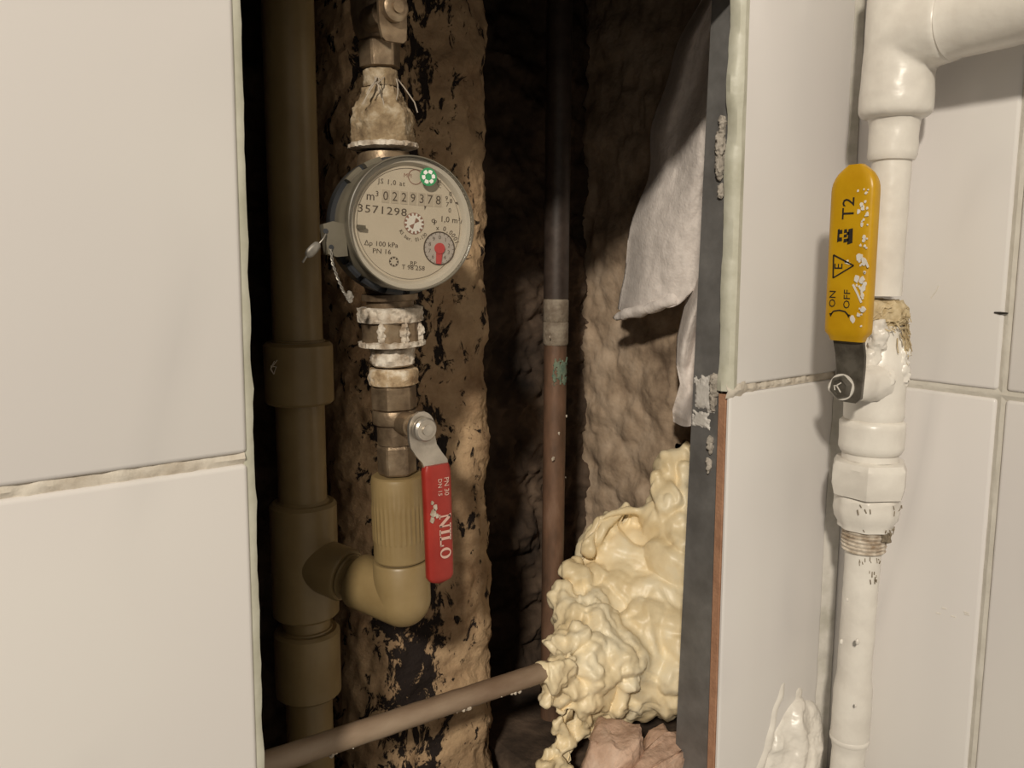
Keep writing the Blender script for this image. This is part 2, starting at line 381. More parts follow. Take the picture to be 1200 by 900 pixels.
# greenish bead along the cut edge of the left panel
bm = bmesh.new()
def bead_l(z):
    p = Vector((0, 0, z)); return left_edge(z), .0009*fbm(p, 3, 60)
pts = []; N = 160
for i in range(N+1):
    z = .45 + (1.45-.45)*i/N; e, d = bead_l(z)
    ring = [bm.verts.new((e-.0062, .0016, z)), bm.verts.new((e-.0036+d*.4, .0014, z)), bm.verts.new((e+d-.0014, .0026, z)), bm.verts.new((e+d-.0008, .0050, z)), bm.verts.new((e+d-.003, .0100, z)), bm.verts.new((e-.0062, .0100, z))]
    pts.append(ring)
for i in range(N):
    for k in range(6): bm.faces.new((pts[i][k], pts[i][(k+1) % 6], pts[i+1][(k+1) % 6], pts[i+1][k]))
bm.faces.new(pts[0]); bm.faces.new(pts[-1])
obj('edge_sealant', bm, 'sealant', wall_left)['label'] = 'pale green bead on the cut edge'

# narrow strip of the front wall between the opening and the corner, and the wall above
bm = bmesh.new(); box(bm, (XR+.007, .0092, .15), (XC+.012, .0215, 1.9))
wall_front = tag(obj('wall_front', bm, 'board', smooth=False), 'narrow tiled strip between the shaft opening and the room corner', 'wall', kind='structure')
tile(wall_front, XR+.006, XC-.004, 'x', .9155, 1.315)
tile(wall_front, XR+.006, XC-.004, 'x', 1.3195, 1.72)
bm = bmesh.new(); box(bm, (XR+.0035, 0, .513), (XC-.004, .0030, .9105), .0022, 3)
t = obj('tile', bm, 'tile', wall_front, angle=60)
bm = bmesh.new(); box(bm, (XR+.0030, .0030, .513), (XC-.004, .0092, .9100), .0004, 1)
obj('tile_body', bm, 'biscuit', t, smooth=False)['label'] = 'bare terracotta edge of the lower tile'
# uneven joint on the strip
bm = bmesh.new()
def gfn2(u, v):
    x = XR+.001 + u*(XC-XR-.001); p = Vector((x, .3, v*.01))
    z = ZG-.0012 + (v-.5)*.010
    bulge = .0026*math.exp(-((x-XR-.012)/.012)**2)
    return Vector((x, .0012 - bulge + .0016*fbm(p, 3, 130) + .0016*abs(v-.5)*2, z + .0008*fbm(p+Vector((3, 0, 0)), 2, 90)))
grid(bm, gfn2, 140, 8); obj('grout', bm, 'grout', wall_front)
# pale green bead on the upper tile's edge
bm = bmesh.new(); pts = []; N = 170
for i in range(N+1):
    z = .9125 + (1.50-.9125)*i/N; d = .0013*fbm(Vector((5, 0, z)), 3, 45) + .0008*math.sin(z*95)
    ring = [bm.verts.new((XR+.0095, -.0002, z)), bm.verts.new((XR+.0055, -.0010+.3*d, z)), bm.verts.new((XR+.0022+d*.6, .0010, z)), bm.verts.new((XR+.0008+d, .0045, z)), bm.verts.new((XR+.0016+d, .0085, z)), bm.verts.new((XR+.0095, .0090, z))]
    pts.append(ring)
for i in range(N):
    for k in range(6): bm.faces.new((pts[i][k], pts[i][(k+1) % 6], pts[i+1][(k+1) % 6], pts[i+1][k]))
bm.faces.new(pts[0]); bm.faces.new(pts[-1])
obj('edge_sealant', bm, 'sealant', wall_front)['label'] = 'wavy pale green bead on the upper tile edge'
# crumbs of tile adhesive behind the edge
for (x, y, Y, r) in ((856, 150, .013, .0045), (853, 172, .014, .006), (852, 196, .014, .0055), (850, 225, .013, .0035), (846, 452, .013, .0055), (842, 470, .014, .0045), (840, 520, .015, .004), (838, 545, .016, .0035)):
    p = aty(x, y, Y); p.x = min(p.x, XR+.0036)
    bm = remesh([(p, (r*.6, r*.55, r*1.5)), (p+Vector((.001, .001, r)), r*.6)], .0008, lambda c, n: .0012*fbm(c, 3, 500))
    obj('adhesive_crumb', bm, 'adhesive', wall_front)
# wall above the opening (its lower edge shades the shaft)
bm = bmesh.new(); box(bm, (-.02, .0002, ZT), (XR+.004, .026, 1.9)); 
wall_upper = tag(obj('wall_upper', bm, 'board', smooth=False), 'wall above the shaft opening', 'wall', kind='structure')

# right side wall, coming towards the camera
bm = bmesh.new(); box(bm, (XC+.0035, -1.0, .15), (XC+.03, .0092, 1.9))
wall_right = tag(obj('wall_right', bm, 'grout_grey', smooth=False), 'tiled side wall behind the white painted pipe', 'wall', kind='structure')
for y0, y1 in ((-.1082, -.0015), (-.360, -.1135), (-.612, -.3653)):
    for z0, z1 in ((.513, .9098), (.9152, 1.315), (1.3195, 1.72)): tile(wall_right, y0, y1, 'y', z0, z1)
for (v, dz) in ((0, 0), (1, 0)):
    pass
bm = bmesh.new()
def gfn3(u, v):
    y = -.62 + u*.62; z = .9125 + (v-.5)*.010; return Vector((XC+.0008 + .0004*fbm(Vector((1, y, z)), 3, 120) + .0018*abs(v-.5)*2, y, z))
grid(bm, gfn3, 120, 6); obj('grout', bm, 'grout_grey', wall_right)
bm = bmesh.new()
def gfn4(u, v):
    z = .5 + u*1.1; y = -.1108 + (v-.5)*.010; return Vector((XC+.0010 + .0004*fbm(Vector((1, y, z)), 3, 120) + .0018*abs(v-.5)*2, y, z))
grid(bm, gfn4, 200, 6); obj('grout', bm, 'grout_grey', wall_right)
p = atx(1173, 367, XC); bm = bmesh.new(); tube(bm, [p+Vector((-.0002, .0038, .0002)), p+Vector((-.0004, 0, 0)), p+Vector((-.0002, -.0042, .0002))], [.0005, .0009, .0004], 6)
obj('dark_mark', bm, 'black', wall_right)['label'] = 'short dark pencil-like mark on the tile'
p = atx(1097, 342, XC); bm = bmesh.new(); tube(bm, [p+Vector((0, .003, -.004)), p, p+Vector((0, -.0015, .004))], .0004, 5); obj('scratch', bm, 'paint', wall_right)
p = atx(1098, 700, XC)
for k in range(5):
    q = p + Vector((0, random.uniform(-.02, .01), random.uniform(-.012, .004))); bm = bmesh.new()
    tube(bm, [q, q+Vector((0, -.003, .0003))], .0005, 5); obj('paint_speck', bm, 'paint', wall_right)

# sealant in the corner
bm = bmesh.new(); pts = []; N = 200
for i in range(N+1):
    z = .45 + 1.05*i/N; k = 1 - .35*sm(.80, .95, z); d = .0012*fbm(Vector((8, 0, z)), 3, 40)
    a = .0105*k + d; pts.append([bm.verts.new((XC-a, -.0004, z)), bm.verts.new((XC-a*.45, -.0030*k-.001, z)), bm.verts.new((XC-.001, -.0062*k, z)), bm.verts.new((XC+.002, -.001, z)), bm.verts.new((XC-a*.5, .004, z))])
for i in range(N):
    for k in range(5): bm.faces.new((pts[i][k], pts[i][(k+1) % 5], pts[i+1][(k+1) % 5], pts[i+1][k]))
bm.faces.new(pts[0]); bm.faces.new(pts[-1])
tag(obj('trim_1', bm, 'sealant_old'), 'old grey-green sealant bead running down the room corner', 'sealant', kind='structure')

# the shaft: rough back wall, side walls, floor and lid
YB, XS = .292, .432
def rough_wall(name, fn, nrm, nu, nv, m, amp, label, s1=22, s2=80):
    bm = bmesh.new(); nrm = Vector(nrm)
    def f(u, v):
        p = Vector(fn(u, v))
        a = noise.multi_fractal(p*s1, 1.0, 2.0, 4)*.35 + fbm(p+Vector((9, 2, 4)), 4, s2)*.35 + .8*(noise.cell(p*28)-.5)*.25
        st = noise.voronoi(p*20)[0]; a += (st[1]-st[0])*1.3
        return p + nrm*(amp*a)
    grid(bm, f, nu, nv)
    return tag(obj(name, bm, m, angle=80), label, 'wall', kind='structure')
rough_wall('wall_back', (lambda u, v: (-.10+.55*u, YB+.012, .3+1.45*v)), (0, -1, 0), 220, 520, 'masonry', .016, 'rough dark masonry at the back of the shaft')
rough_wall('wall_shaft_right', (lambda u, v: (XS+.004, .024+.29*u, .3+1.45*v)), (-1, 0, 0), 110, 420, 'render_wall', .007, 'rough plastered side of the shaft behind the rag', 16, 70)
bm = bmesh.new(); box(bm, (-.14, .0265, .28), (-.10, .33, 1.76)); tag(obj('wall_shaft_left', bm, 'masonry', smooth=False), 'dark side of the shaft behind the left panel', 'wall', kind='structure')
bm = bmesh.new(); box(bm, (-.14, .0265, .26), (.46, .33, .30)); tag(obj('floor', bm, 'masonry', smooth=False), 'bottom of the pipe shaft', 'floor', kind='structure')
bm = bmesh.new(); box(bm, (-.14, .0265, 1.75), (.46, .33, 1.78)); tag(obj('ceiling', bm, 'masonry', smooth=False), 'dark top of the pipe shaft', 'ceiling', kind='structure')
bm = bmesh.new(); box(bm, (-.02, .012, .29), (XR+.005, .0262, .60)); tag(obj('wall_lower', bm, 'board', smooth=False), 'wall below the shaft opening', 'wall', kind='structure')
bm = bmesh.new(); box(bm, (.245, .045, .30), (.425, .29, .588), .01, 2); tag(obj('wall_ledge', bm, 'masonry', smooth=False), 'masonry ledge under the foam', 'wall', kind='structure')

# ================================================================== MASONRY COLUMN
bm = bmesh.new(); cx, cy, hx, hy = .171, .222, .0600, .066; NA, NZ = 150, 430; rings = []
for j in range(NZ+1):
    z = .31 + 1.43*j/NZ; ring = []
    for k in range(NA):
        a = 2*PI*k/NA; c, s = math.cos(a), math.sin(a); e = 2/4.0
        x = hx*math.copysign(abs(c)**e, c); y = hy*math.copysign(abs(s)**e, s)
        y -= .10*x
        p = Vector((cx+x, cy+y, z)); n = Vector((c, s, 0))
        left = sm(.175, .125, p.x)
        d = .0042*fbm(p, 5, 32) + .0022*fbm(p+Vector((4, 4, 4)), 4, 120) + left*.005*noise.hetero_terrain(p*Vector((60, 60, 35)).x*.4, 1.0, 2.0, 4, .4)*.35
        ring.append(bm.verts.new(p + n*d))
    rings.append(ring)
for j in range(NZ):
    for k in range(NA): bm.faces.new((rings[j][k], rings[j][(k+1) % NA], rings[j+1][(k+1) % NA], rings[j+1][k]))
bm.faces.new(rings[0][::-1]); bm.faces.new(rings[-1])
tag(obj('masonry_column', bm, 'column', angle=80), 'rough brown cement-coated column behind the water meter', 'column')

# ================================================================== PLASTIC RISER WITH TEE AND ELBOW
RB = aty(357, 650, .15); RTOP = aty(340, 100, .15)
rdir = (RTOP-RB).normalized()
def on_riser(y):                                    # point of the riser axis on the picture row y
    d = ray(350, y); k = (d.z/d.y); z = CAM.z + k*(.15-CAM.y); return RB + rdir*((z-RB.z)/rdir.z)
riser = thing('plastic_riser', RB + rdir*(.31-RB.z), 'grey plastic riser pipe with couplings, tee and elbow left of the column', 'pipe')
FR = frame(RB, rdir)
def hh(y): return (on_riser(y)-RB).length*(1 if y < 650 else -1)
RP, RCp = .0152, .0212
bm = bmesh.new(); lathe(bm, [(RP, hh(400)+.001), (RP, .72)], FR, 44); obj('pipe', bm, 'ppr', riser)
bm = bmesh.new(); lathe(bm, [(RP, hh(590)-.004), (RP, hh(470)+.004)], FR, 44); obj('pipe', bm, 'ppr', riser)
bm = bmesh.new(); lathe(bm, [(RP, hh(745)), (RP, hh(715))], FR, 44); obj('pipe', bm, 'ppr', riser)
bm = bmesh.new(); lathe(bm, [(RP, -.49), (RP, hh(812)+.003)], FR, 44); obj('pipe', bm, 'ppr', riser)
def coupling(y0, y1, name):
    a, b = hh(y0), hh(y1); bm = bmesh.new()
    lathe(bm, [(RP+.0002, a), (RCp-.0015, a), (RCp, a+.0015), (RCp, b-.002), (RCp-.002, b), (RP+.0014, b), (RP+.0010, b+.0010), (RP, b+.0014)], FR, 48)
    return obj(name, bm, 'ppr', riser)
coupling(472, 400, 'coupling'); coupling(815, 738, 'coupling')
bm = bmesh.new(); a, b = hh(722), hh(588)
lathe(bm, [(RP+.0002, a), (RCp-.002, a), (RCp, a+.002), (RCp, b-.002), (RCp-.002, b), (RP+.0014, b), (RP, b+.0016)], FR, 48)
EC = aty(472, 701, .08)                              # elbow centre
TC = RB + rdir*((a+b)/2)
bdir = (EC-TC).normalized(); bl = (EC-TC).length
FB = frame(TC, bdir, (0, 0, 1))
lathe(bm, [(.0168, .012), (.0168, .034), (.0158, .0355), (.0136, .0358)], FB, 40)
obj('tee', bm, 'ppr', riser)
bm = bmesh.new(); lathe(bm, [(.0127, .03), (.0127, bl-.02)], FB, 36); lathe(bm, [(.0127, .0358), (.0143, .0362), (.0147, .0372), (.0143, .0382), (.0127, .0386)], FB, 36, amp=.0002)
obj('branch_pipe', bm, 'ppr', riser)
EA = Vector((-.0006*0 - (.1054-.1007)/(1.07-.79), 0, 1)).normalized()     # axis of the meter's pipe run, nearly plumb
FE = frame(EC, EA)
bm = bmesh.new()
lathe(bm, [(.0128, bl-.0345), (.0162, bl-.0345), (.0170, bl-.033), (.0170, bl)], FB, 44)
q = bmesh.ops.create_uvsphere(bm, u_segments=44, v_segments=24, radius=.0170, matrix=T(*EC))
lathe(bm, [(.0170, 0), (.0170, .0235), (.0162, .0247), (.0140, .0249)], FE, 44)
obj('elbow', bm, 'ppr', riser)['label'] = 'rounded elbow turning up to the red valve'
def ez(x, y, Y=.08):                                 # height along the meter run of a picture row
    p = aty(x, y, Y); return (p-EC).dot(EA)
rib = lambda a, h: 1 + (.022*max(0, math.cos(a*34))**.6 if .0385 < h < .0605 else 0) - .0
h0, h1 = .0258, ez(463, 556)
bm = bmesh.new()
pf = [(.0140, h0), (.0155, h0), (.0160, h0+.001), (.0160, .0380), (.0160, .0386)] + [(.0160, .0386+.0218*i/6) for i in range(1, 7)] + [(.0160, .0612), (.0160, h1-.003), (.0154, h1-.0008), (.0140, h1), (.009, h1)]
lathe(bm, pf, FE, 204, rfun=rib)
obj('threaded_adapter', bm, 'ppr', riser, angle=25)['label'] = 'ribbed collar below the red valve'
bm = bmesh.new(); lathe(bm, [(.0146, .0250), (.0146, .0257)], FE, 40); obj('gap_ring', bm, 'ppr_print', riser)
p = on_riser(428) + Vector((-.0195, -.0085, 0)); bm = bmesh.new()
for k in range(4): tube(bm, [p + Vector((0, -.0005, -.003)), p + Vector((random.uniform(-.003, .004), -.002, random.uniform(0, .004))), p + Vector((random.uniform(-.004, .005), -.003, random.uniform(.002, .006)))], .0003, 4)
obj('plastic_burr', bm, 'thread', riser)

# ================================================================== BALL VALVE WITH RED LEVER
def A(h, off=(0, 0, 0)): return EC + EA*h + Vector(off)
v0 = h1 + .0004
valve = thing('ball_valve', A(v0), 'brass ball valve with red lever below the water meter', 'valve')
hz = lambda y: ez(463, y)
bm = bmesh.new(); lathe(bm, dense([(.0095, v0), (.0112, v0+.0004), (.0118, v0+.0015), (.0118, hz(523)), (.0108, hz(520))], .002), FE, 48, rfun=hexf(6, .45)); obj('hexagon', bm, 'brass', valve, angle=20)
bm = bmesh.new(); lathe(bm, [(.0100, hz(520)), (.0108, hz(519)), (.0108, hz(497)), (.0128, hz(495)), (.0132, hz(492)), (.0132, hz(482)), (.0126, hz(479)), (.011, hz(479))], FE, 44); obj('body', bm, 'brass', valve)
bm = bmesh.new(); lathe(bm, dense([(.0122, hz(479)), (.0138, hz(477)), (.0138, hz(453)), (.0130, hz(450.5)), (.011, hz(450.5))], .002), FE, 48, rfun=hexf(6, .25)); obj('hexagon', bm, 'brass', valve, angle=20)
bm = bmesh.new(); lathe(bm, dense([(.0125, hz(450.4)), (.0140, hz(449)), (.0143, hz(440)), (.0138, hz(432)), (.0125, hz(430.4))], .0012), FE, 72, amp=.0011, ns=420); obj('lime_crust', bm, 'crust', valve)['label'] = 'yellowish lime crust'
# stem, nut and lever (stem points out of the shaft)
SB = aty(497, 503, .046); sdir = Vector((0, -1, 0)); SP = Vector((SB.x, .08, SB.z))
FSt = frame(SP, sdir, (1, 0, 0))
bm = bmesh.new(); lathe(bm, [(.0068, .006), (.0068, .022), (.0055, .0225), (.0055, .0275), (.0042, .028), (.0042, .0306)], FSt, 28); obj('stem', bm, 'brass', valve)
bm = bmesh.new(); lathe(bm, [(.0062, .0322), (.0068, .0328), (.0068, .0362), (.0058, .0372), (.0030, .0372), (.0030, .0385), (.0012, .0388)], FSt, 36, rfun=None)
lathe(bm, [(.0046, .0371), (.0046, .0374)], FSt, 20)
obj('stem_nut', bm, 'nickel', valve)
# metal lever: bent strip following a side profile
LV = frame(SB, (0, -1, 0), (1, 0, 0))                # local x right, y down(-) up, z out
LV = Matrix(((1, 0, 0, SB.x), (0, 0, -1, SB.y+.0033), (0, 1, 0, SB.z), (0, 0, 0, 1)))
def strip(bm, path, width, th, mtx, bev=None):
    """path: list of (x, y, z) in frame; strip width along local x; thickness along z"""
    rows = []
    for i, (x, y, z) in enumerate(path):
        wv = width[i]/2
        rows.append([bm.verts.new(mtx @ Vector(c)) for c in ((x-wv, y, z-th/2), (x+wv, y, z-th/2), (x+wv, y, z+th/2), (x-wv, y, z+th/2))])
    for i in range(len(rows)-1):
        for k in range(4): bm.faces.new((rows[i][k], rows[i][(k+1) % 4], rows[i+1][(k+1) % 4], rows[i+1][k]))
    bm.faces.new(rows[0][::-1]); bm.faces.new(rows[-1])
bm = bmesh.new()
pth = []; wd = []
for i in range(15):
    a = PI*i/14; pth.append((0, .0095*math.cos(a/2), .0)); wd.append(.0165*math.sin(max(.25, a/2)))
for (x, y, z, wv) in ((.0002, -.006, 0, .0165), (.0008, -.010, .0004, .0165), (.003, -.0145, .002, .0165), (.0056, -.0185, .004, .0160), (.0066, -.024, .0046, .0150), (.0068, -.034, .0046, .014)):
    pth.append((x, y, z)); wd.append(wv)
strip(bm, pth, wd, .0020, LV); bmesh.ops.bevel(bm, geom=[e for e in bm.edges if e.calc_face_angle(0) > 1.0], offset=.0004, segments=2, affect='EDGES')
lever = obj('lever', bm, 'nickel', valve); lever['label'] = 'bare metal lever end'
bm = bmesh.new(); pth = []; wd = []; N = 30
y0, y1 = -.0205, -.0905
rows = []
for i in range(N+1):
    t = i/N; y = y0 + (y1-y0)*t
    end = math.sqrt(max(0, 1-((t-.93)/.07)**2)) if t > .93 else 1
    st = .86 + .14*sm(0, .05, t)
    hw = .0088*(1-.06*t)*st*max(.18, end); ht = .0037*st*max(.3, end)
    x = .0062 + .0012*t; z = .0044 + .0004*math.sin(t*PI)
    rows.append([bm.verts.new(LV @ Vector((x + hw*math.copysign(abs(math.cos(a))**.5, math.cos(a)), y, z + ht*math.copysign(abs(math.sin(a))**.6, math.sin(a))))) for a in [2*PI*k/24 for k in range(24)]])
for i in range(N):
    for k in range(24): bm.faces.new((rows[i][k], rows[i][(k+1) % 24], rows[i+1][(k+1) % 24], rows[i+1][k]))
bm.faces.new(rows[0]); bm.faces.new(rows[-1])
slv = obj('lever_sleeve', bm, 'red', valve, angle=50); slv['label'] = 'red plastic lever sleeve with raised lettering'
# serif letters N I L O running down the sleeve
bm = bmesh.new()
def bar(bm, x0, y0, x1, y1, wv, mtx):
    d = Vector((x1-x0, y1-y0)); n = Vector((-d.y, d.x)).normalized()*wv/2
    prism(bm, [(x0-n.x, y0-n.y), (x1-n.x, y1-n.y), (x1+n.x, y1+n.y), (x0+n.x, y0+n.y)], mtx, -.0001, .0002)
LM = LV @ T(.0082, -.0625, .00875) @ Rz(-PI/2)      # text frame, x runs down the lever
H = .0068
def serif(x, y, wv): bar(bm, x-wv/2, y, x+wv/2, y, .0007, LM)
x = -.0125
bar(bm, x, 0, x, H, .0009, LM); bar(bm, x, H, x+.0058, 0, .0017, LM); bar(bm, x+.0058, 0, x+.0058, H, .0009, LM); serif(x, 0, .0026); serif(x, H, .0022); serif(x+.0058, H, .0026)
x += .0093; bar(bm, x, 0, x, H, .0016, LM); serif(x, 0, .0032); serif(x, H, .0032)
x += .0032; bar(bm, x+.0005, 0, x+.0005, H, .0016, LM); serif(x+.0003, H, .003); bar(bm, x-.001, .0003, x+.0048, .0003, .0008, LM); bar(bm, x+.0046, 0, x+.0046, .0022, .0008, LM)
x += .0092
pr = [(.0032*math.cos(a), H/2+.0035*math.sin(a)) for a in [2*PI*k/24 for k in range(24)]]; pi_ = [(.0017*math.cos(a), H/2+.0029*math.sin(a)) for a in [2*PI*k/24 for k in range(24)]]
for k in range(24):
    k2 = (k+1) % 24; prism(bm, [(x+pr[k][0], pr[k][1]), (x+pr[k2][0], pr[k2][1]), (x+pi_[k2][0], pi_[k2][1]), (x+pi_[k][0], pi_[k][1])], LM, -.0001, .0002)
bmesh.ops.transform(bm, matrix=LV @ T(-.0025, 0, 0) @ LV.inverted(), verts=bm.verts)
text_into(bm, 'PN 30', .0042, LV @ T(.0105, -.0330, .0086) @ Rz(-PI/2), .0001)
text_into(bm, 'DN 15', .0036, LV @ T(.0062, -.0330, .0087) @ Rz(-PI/2), .0001)
obj('lettering', bm, 'red_text', slv, smooth=False)
bm = bmesh.new()
for (dx, dy, s) in ((.0018, -.047, .0022), (.0030, -.044, .0016), (.0010, -.051, .0015), (.0042, -.049, .0012), (.0012, -.041, .0010)):
    poly = [(dx + s*(.6+.5*random.random())*math.cos(a), dy + s*(.9+.6*random.random())*math.sin(a)) for a in [2*PI*k/9 for k in range(9)]]
    prism(bm, poly, LV, .0078, .0088)
obj('paint_chip', bm, 'crust_white', slv, smooth=False)['label'] = 'cream paint splash'

# ================================================================== METER COUPLINGS (above and below)
lower = thing('meter_coupling', A(hz(430)), 'lime-crusted pipe coupling between meter and red-lever valve', 'pipe fitting', 'meter couplings')
bm = bmesh.new(); lathe(bm, dense([(.0105, hz(428)), (.0124, hz(426)), (.0126, hz(418)), (.0122, hz(408)), (.0105, hz(405.4))], .0012), FE, 72, amp=.0013, ns=380); obj('nipple', bm, 'crust_white', lower)
bm = bmesh.new(); lathe(bm, dense([(.0150, hz(405)), (.0182, hz(403)), (.0182, hz(367)), (.0172, hz(363)), (.014, hz(362.6))], .0012), FE, 72, rfun=hexf(6, .1), amp=.0003, ns=300); nut = obj('union_nut', bm, 'brass', lower, angle=25)
for (ya, yb, rr) in ((405.5, 398, .0186), (377, 359, .0183)):
    bm = bmesh.new(); a, b = hz(ya), hz(yb)
    lathe(bm, dense([(.0160, a), (rr, a+.0006), (rr, b-.0006), (.0160, b)], .0009), FE, 110, amp=.0014, ns=420); obj('lime_crust', bm, 'crust_white', nut)
for (ang, wv) in ((-2.35, .10), (-1.60, .09), (-.85, .12)):                 # crust left along the nut's corners
    bm = bmesh.new(); q = A(hz(388)) + Vector((.0171*math.cos(ang), .0171*math.sin(ang), 0))
    b2 = remesh([(q, (.0028, .0016, .0075))], .0008, lambda c, n: .0012*fbm(c, 3, 500)); bm.free(); obj('lime_crust', b2, 'crust_white', nut)
bm = bmesh.new(); lathe(bm, [(.0135, hz(362)), (.0135, hz(352)), (.0160, hz(351)), (.0160, hz(344))], FE, 40); obj('tail_piece', bm, 'brass', lower)

hu = lambda y: ez(450, y)
uq = A(hu(175)); upper = thing('meter_coupling', uq, 'lime-crusted nut just above the water meter', 'pipe fitting', 'meter couplings')
bm = bmesh.new(); lathe(bm, dense([(.0150, hu(174)), (.0180, hu(172)), (.0183, hu(140)), (.0172, hu(131)), (.0150, hu(126)), (.0118, hu(113)), (.0105, hu(104)), (.0080, hu(103))], .0012), FE, 96, rfun=hexf(6, .3, .97), amp=.0012, ns=330); nut = obj('union_nut', bm, 'crust_shaded', upper, angle=60)
bm = bmesh.new(); lathe(bm, dense([(.0165, hu(175.5)), (.0190, hu(174)), (.0190, hu(169.5)), (.0170, hu(168))], .0008), FE, 110, amp=.0012, ns=420); obj('lime_crust', bm, 'crust_white', nut)
bm = bmesh.new(); lathe(bm, dense([(.0090, hu(102.8)), (.0094, hu(101)), (.0094, hu(84)), (.0080, hu(82.4))], .001), FE, 60, amp=.0006, ns=400); obj('nipple', bm, 'crust_shaded', upper)
bm = bmesh.new()
for k in range(7):
    a = random.uniform(-2.4, -.8); q = A(hu(95)) + Vector((.0105*math.cos(a), .0105*math.sin(a), 0))
    ln = random.uniform(.008, .02); sw = random.uniform(-.012, .012)
    tube(bm, [q, q+Vector((sw*.3, -.003, -ln*.3)), q+Vector((sw*.8, -.005, -ln*.7)), q+Vector((sw, -.005+.002*math.sin(k), -ln))], .00035, 4)
obj('hemp_strand', bm, 'thread', upper)['label'] = 'loose pale sealing fibres'

uv = thing('shutoff_valve', A(hu(82)), 'dim brass valve at the top of the meter pipe', 'valve')
bm = bmesh.new(); lathe(bm, dense([(.0085, hu(82)), (.0115, hu(80)), (.0118, hu(52)), (.0105, hu(49))], .002), FE, 48, rfun=hexf(6, .3)); obj('hexagon', bm, 'brass', uv, angle=20)
bm = bmesh.new(); lathe(bm, [(.0100, hu(49)), (.0112, hu(47)), (.0135, hu(36)), (.0145, hu(20)), (.0145, hu(-20)), (.0135, hu(-36)), (.0112, hu(-46)), (.0105, hu(-48))], FE, 44); obj('body', bm, 'brass', uv)
bm = bmesh.new(); lathe(bm, dense([(.0105, hu(-48)), (.0135, hu(-50)), (.0135, hu(-90)), (.011, hu(-92))], .002), FE, 48, rfun=hexf(6, .3)); obj('hexagon', bm, 'brass', uv, angle=20)
q = aty(462, 10, .046); SP2 = Vector((q.x, .08, q.z)); F2 = frame(SP2, (0, -1, 0))
bm = bmesh.new(); lathe(bm, [(.0068, .008), (.0068, .023), (.0045, .0235), (.0045, .031)], F2, 28); obj('stem', bm, 'brass', uv)
bm = bmesh.new(); lathe(bm, [(.0060, .0325), (.0068, .033), (.0068, .0365), (.0055, .0375), (.003, .0375), (.003, .039)], F2, 28); obj('stem_nut', bm, 'brass', uv)
L2 = Matrix(((1, 0, 0, q.x), (0, 0, -1, q.y+.0024), (0, 1, 0, q.z), (0, 0, 0, 1))); bm = bmesh.new()
pth = [(0, -.016, .001), (0, -.0145, .001), (0, -.008, 0), (0, 0, 0), (0, .012, 0), (0, .02, .004), (0, .06, .005)]; strip(bm, pth, [.010, .0135, .0155, .016, .016, .015, .014], .002, L2); obj('lever', bm, 'brass', uv)
bm = bmesh.new(); lathe(bm, [(.0095, hu(-92)), (.0095, .62)], FE, 32)
obj('pipe', bm, 'shaded_pipe', uv)
# ================================================================== WATER METER
FC = aty(485, 262, .038); na = math.radians(8.5); tilt = math.radians(1.0)
nrm = Vector((-math.sin(na)*math.cos(tilt), -math.cos(na)*math.cos(tilt), math.sin(tilt)))
xr = Vector((math.cos(na), -math.sin(na), 0)); FMet = frame(FC, nrm, xr) @ Rz(-math.radians(4.5))
RO = .0336                                              # outer radius of the clear cap
meter = thing('water_meter', A(hz(345)) , 'round water meter with cream dial and grey plastic housing', 'meter')
bm = bmesh.new()
lathe(bm, [(.0315, -.0355), (.0352, -.0350), (.0362, -.0335), (.0362, -.0285), (.0352, -.0275), (.0345, -.0270), (.0345, -.0150), (.0338, -.0140), (.0338, -.0072), (.0300, -.0072)], FMet, 80)
hous = obj('housing', bm, 'housing', meter)
bm = bmesh.new()
lathe(bm, [(.0338, -.0062), (.0346, -.0060), (.0350, -.0050), (.0350, -.0020), (.0347, -.0006), (.0342, -.0004), (.0339, -.0016), (.0338, -.0062)], FMet, 96, closed=False)
obj('bezel_ring', bm, 'housing', meter)
for k, a in enumerate((-2.35, -2.0, -1.62, -1.25, 2.05, 2.4)):      # clips gripping the housing
    b2 = bmesh.new()
    lathe_n = 8; pv = []
    for i in range(lathe_n+1):
        aa = a - .13 + .26*i/lathe_n
        pv.append([b2.verts.new(FMet @ Vector((r*math.cos(aa), r*math.sin(aa), h))) for r, h in ((.0350, -.026), (.0374, -.026), (.0374, -.0215), (.0360, -.020), (.0346, -.020))])
    for i in range(lathe_n):
        for j in range(5): b2.faces.new((pv[i][j], pv[i][(j+1) % 5], pv[i+1][(j+1) % 5], pv[i+1][j]))
    b2.faces.new(pv[0]); b2.faces.new(pv[-1]); obj('clip', b2, 'housing_dark' if k < 4 else 'housing', meter, angle=30)
bm = bmesh.new(); lathe(bm, [(.0345, -.0268), (.0370, -.0266), (.0372, -.0300), (.0372, -.0340), (.0352, -.0352)][::-1], FMet, 80, closed=False); obj('base_ring', bm, 'housing_dark', meter)
bm = bmesh.new(); lathe(bm, [(.020, -.062), (.028, -.058), (.032, -.050), (.033, -.040), (.0318, -.0356)], FMet, 56); obj('brass_body', bm, 'brass', meter)
bm = bmesh.new(); lathe(bm, [(.0132, hz(343.8)), (.0150, hz(330)), (.016, hz(315)), (.016, hz(225)), (.015, hz(190)), (.0140, hz(180))], FE, 40); obj('brass_port', bm, 'brass', meter)
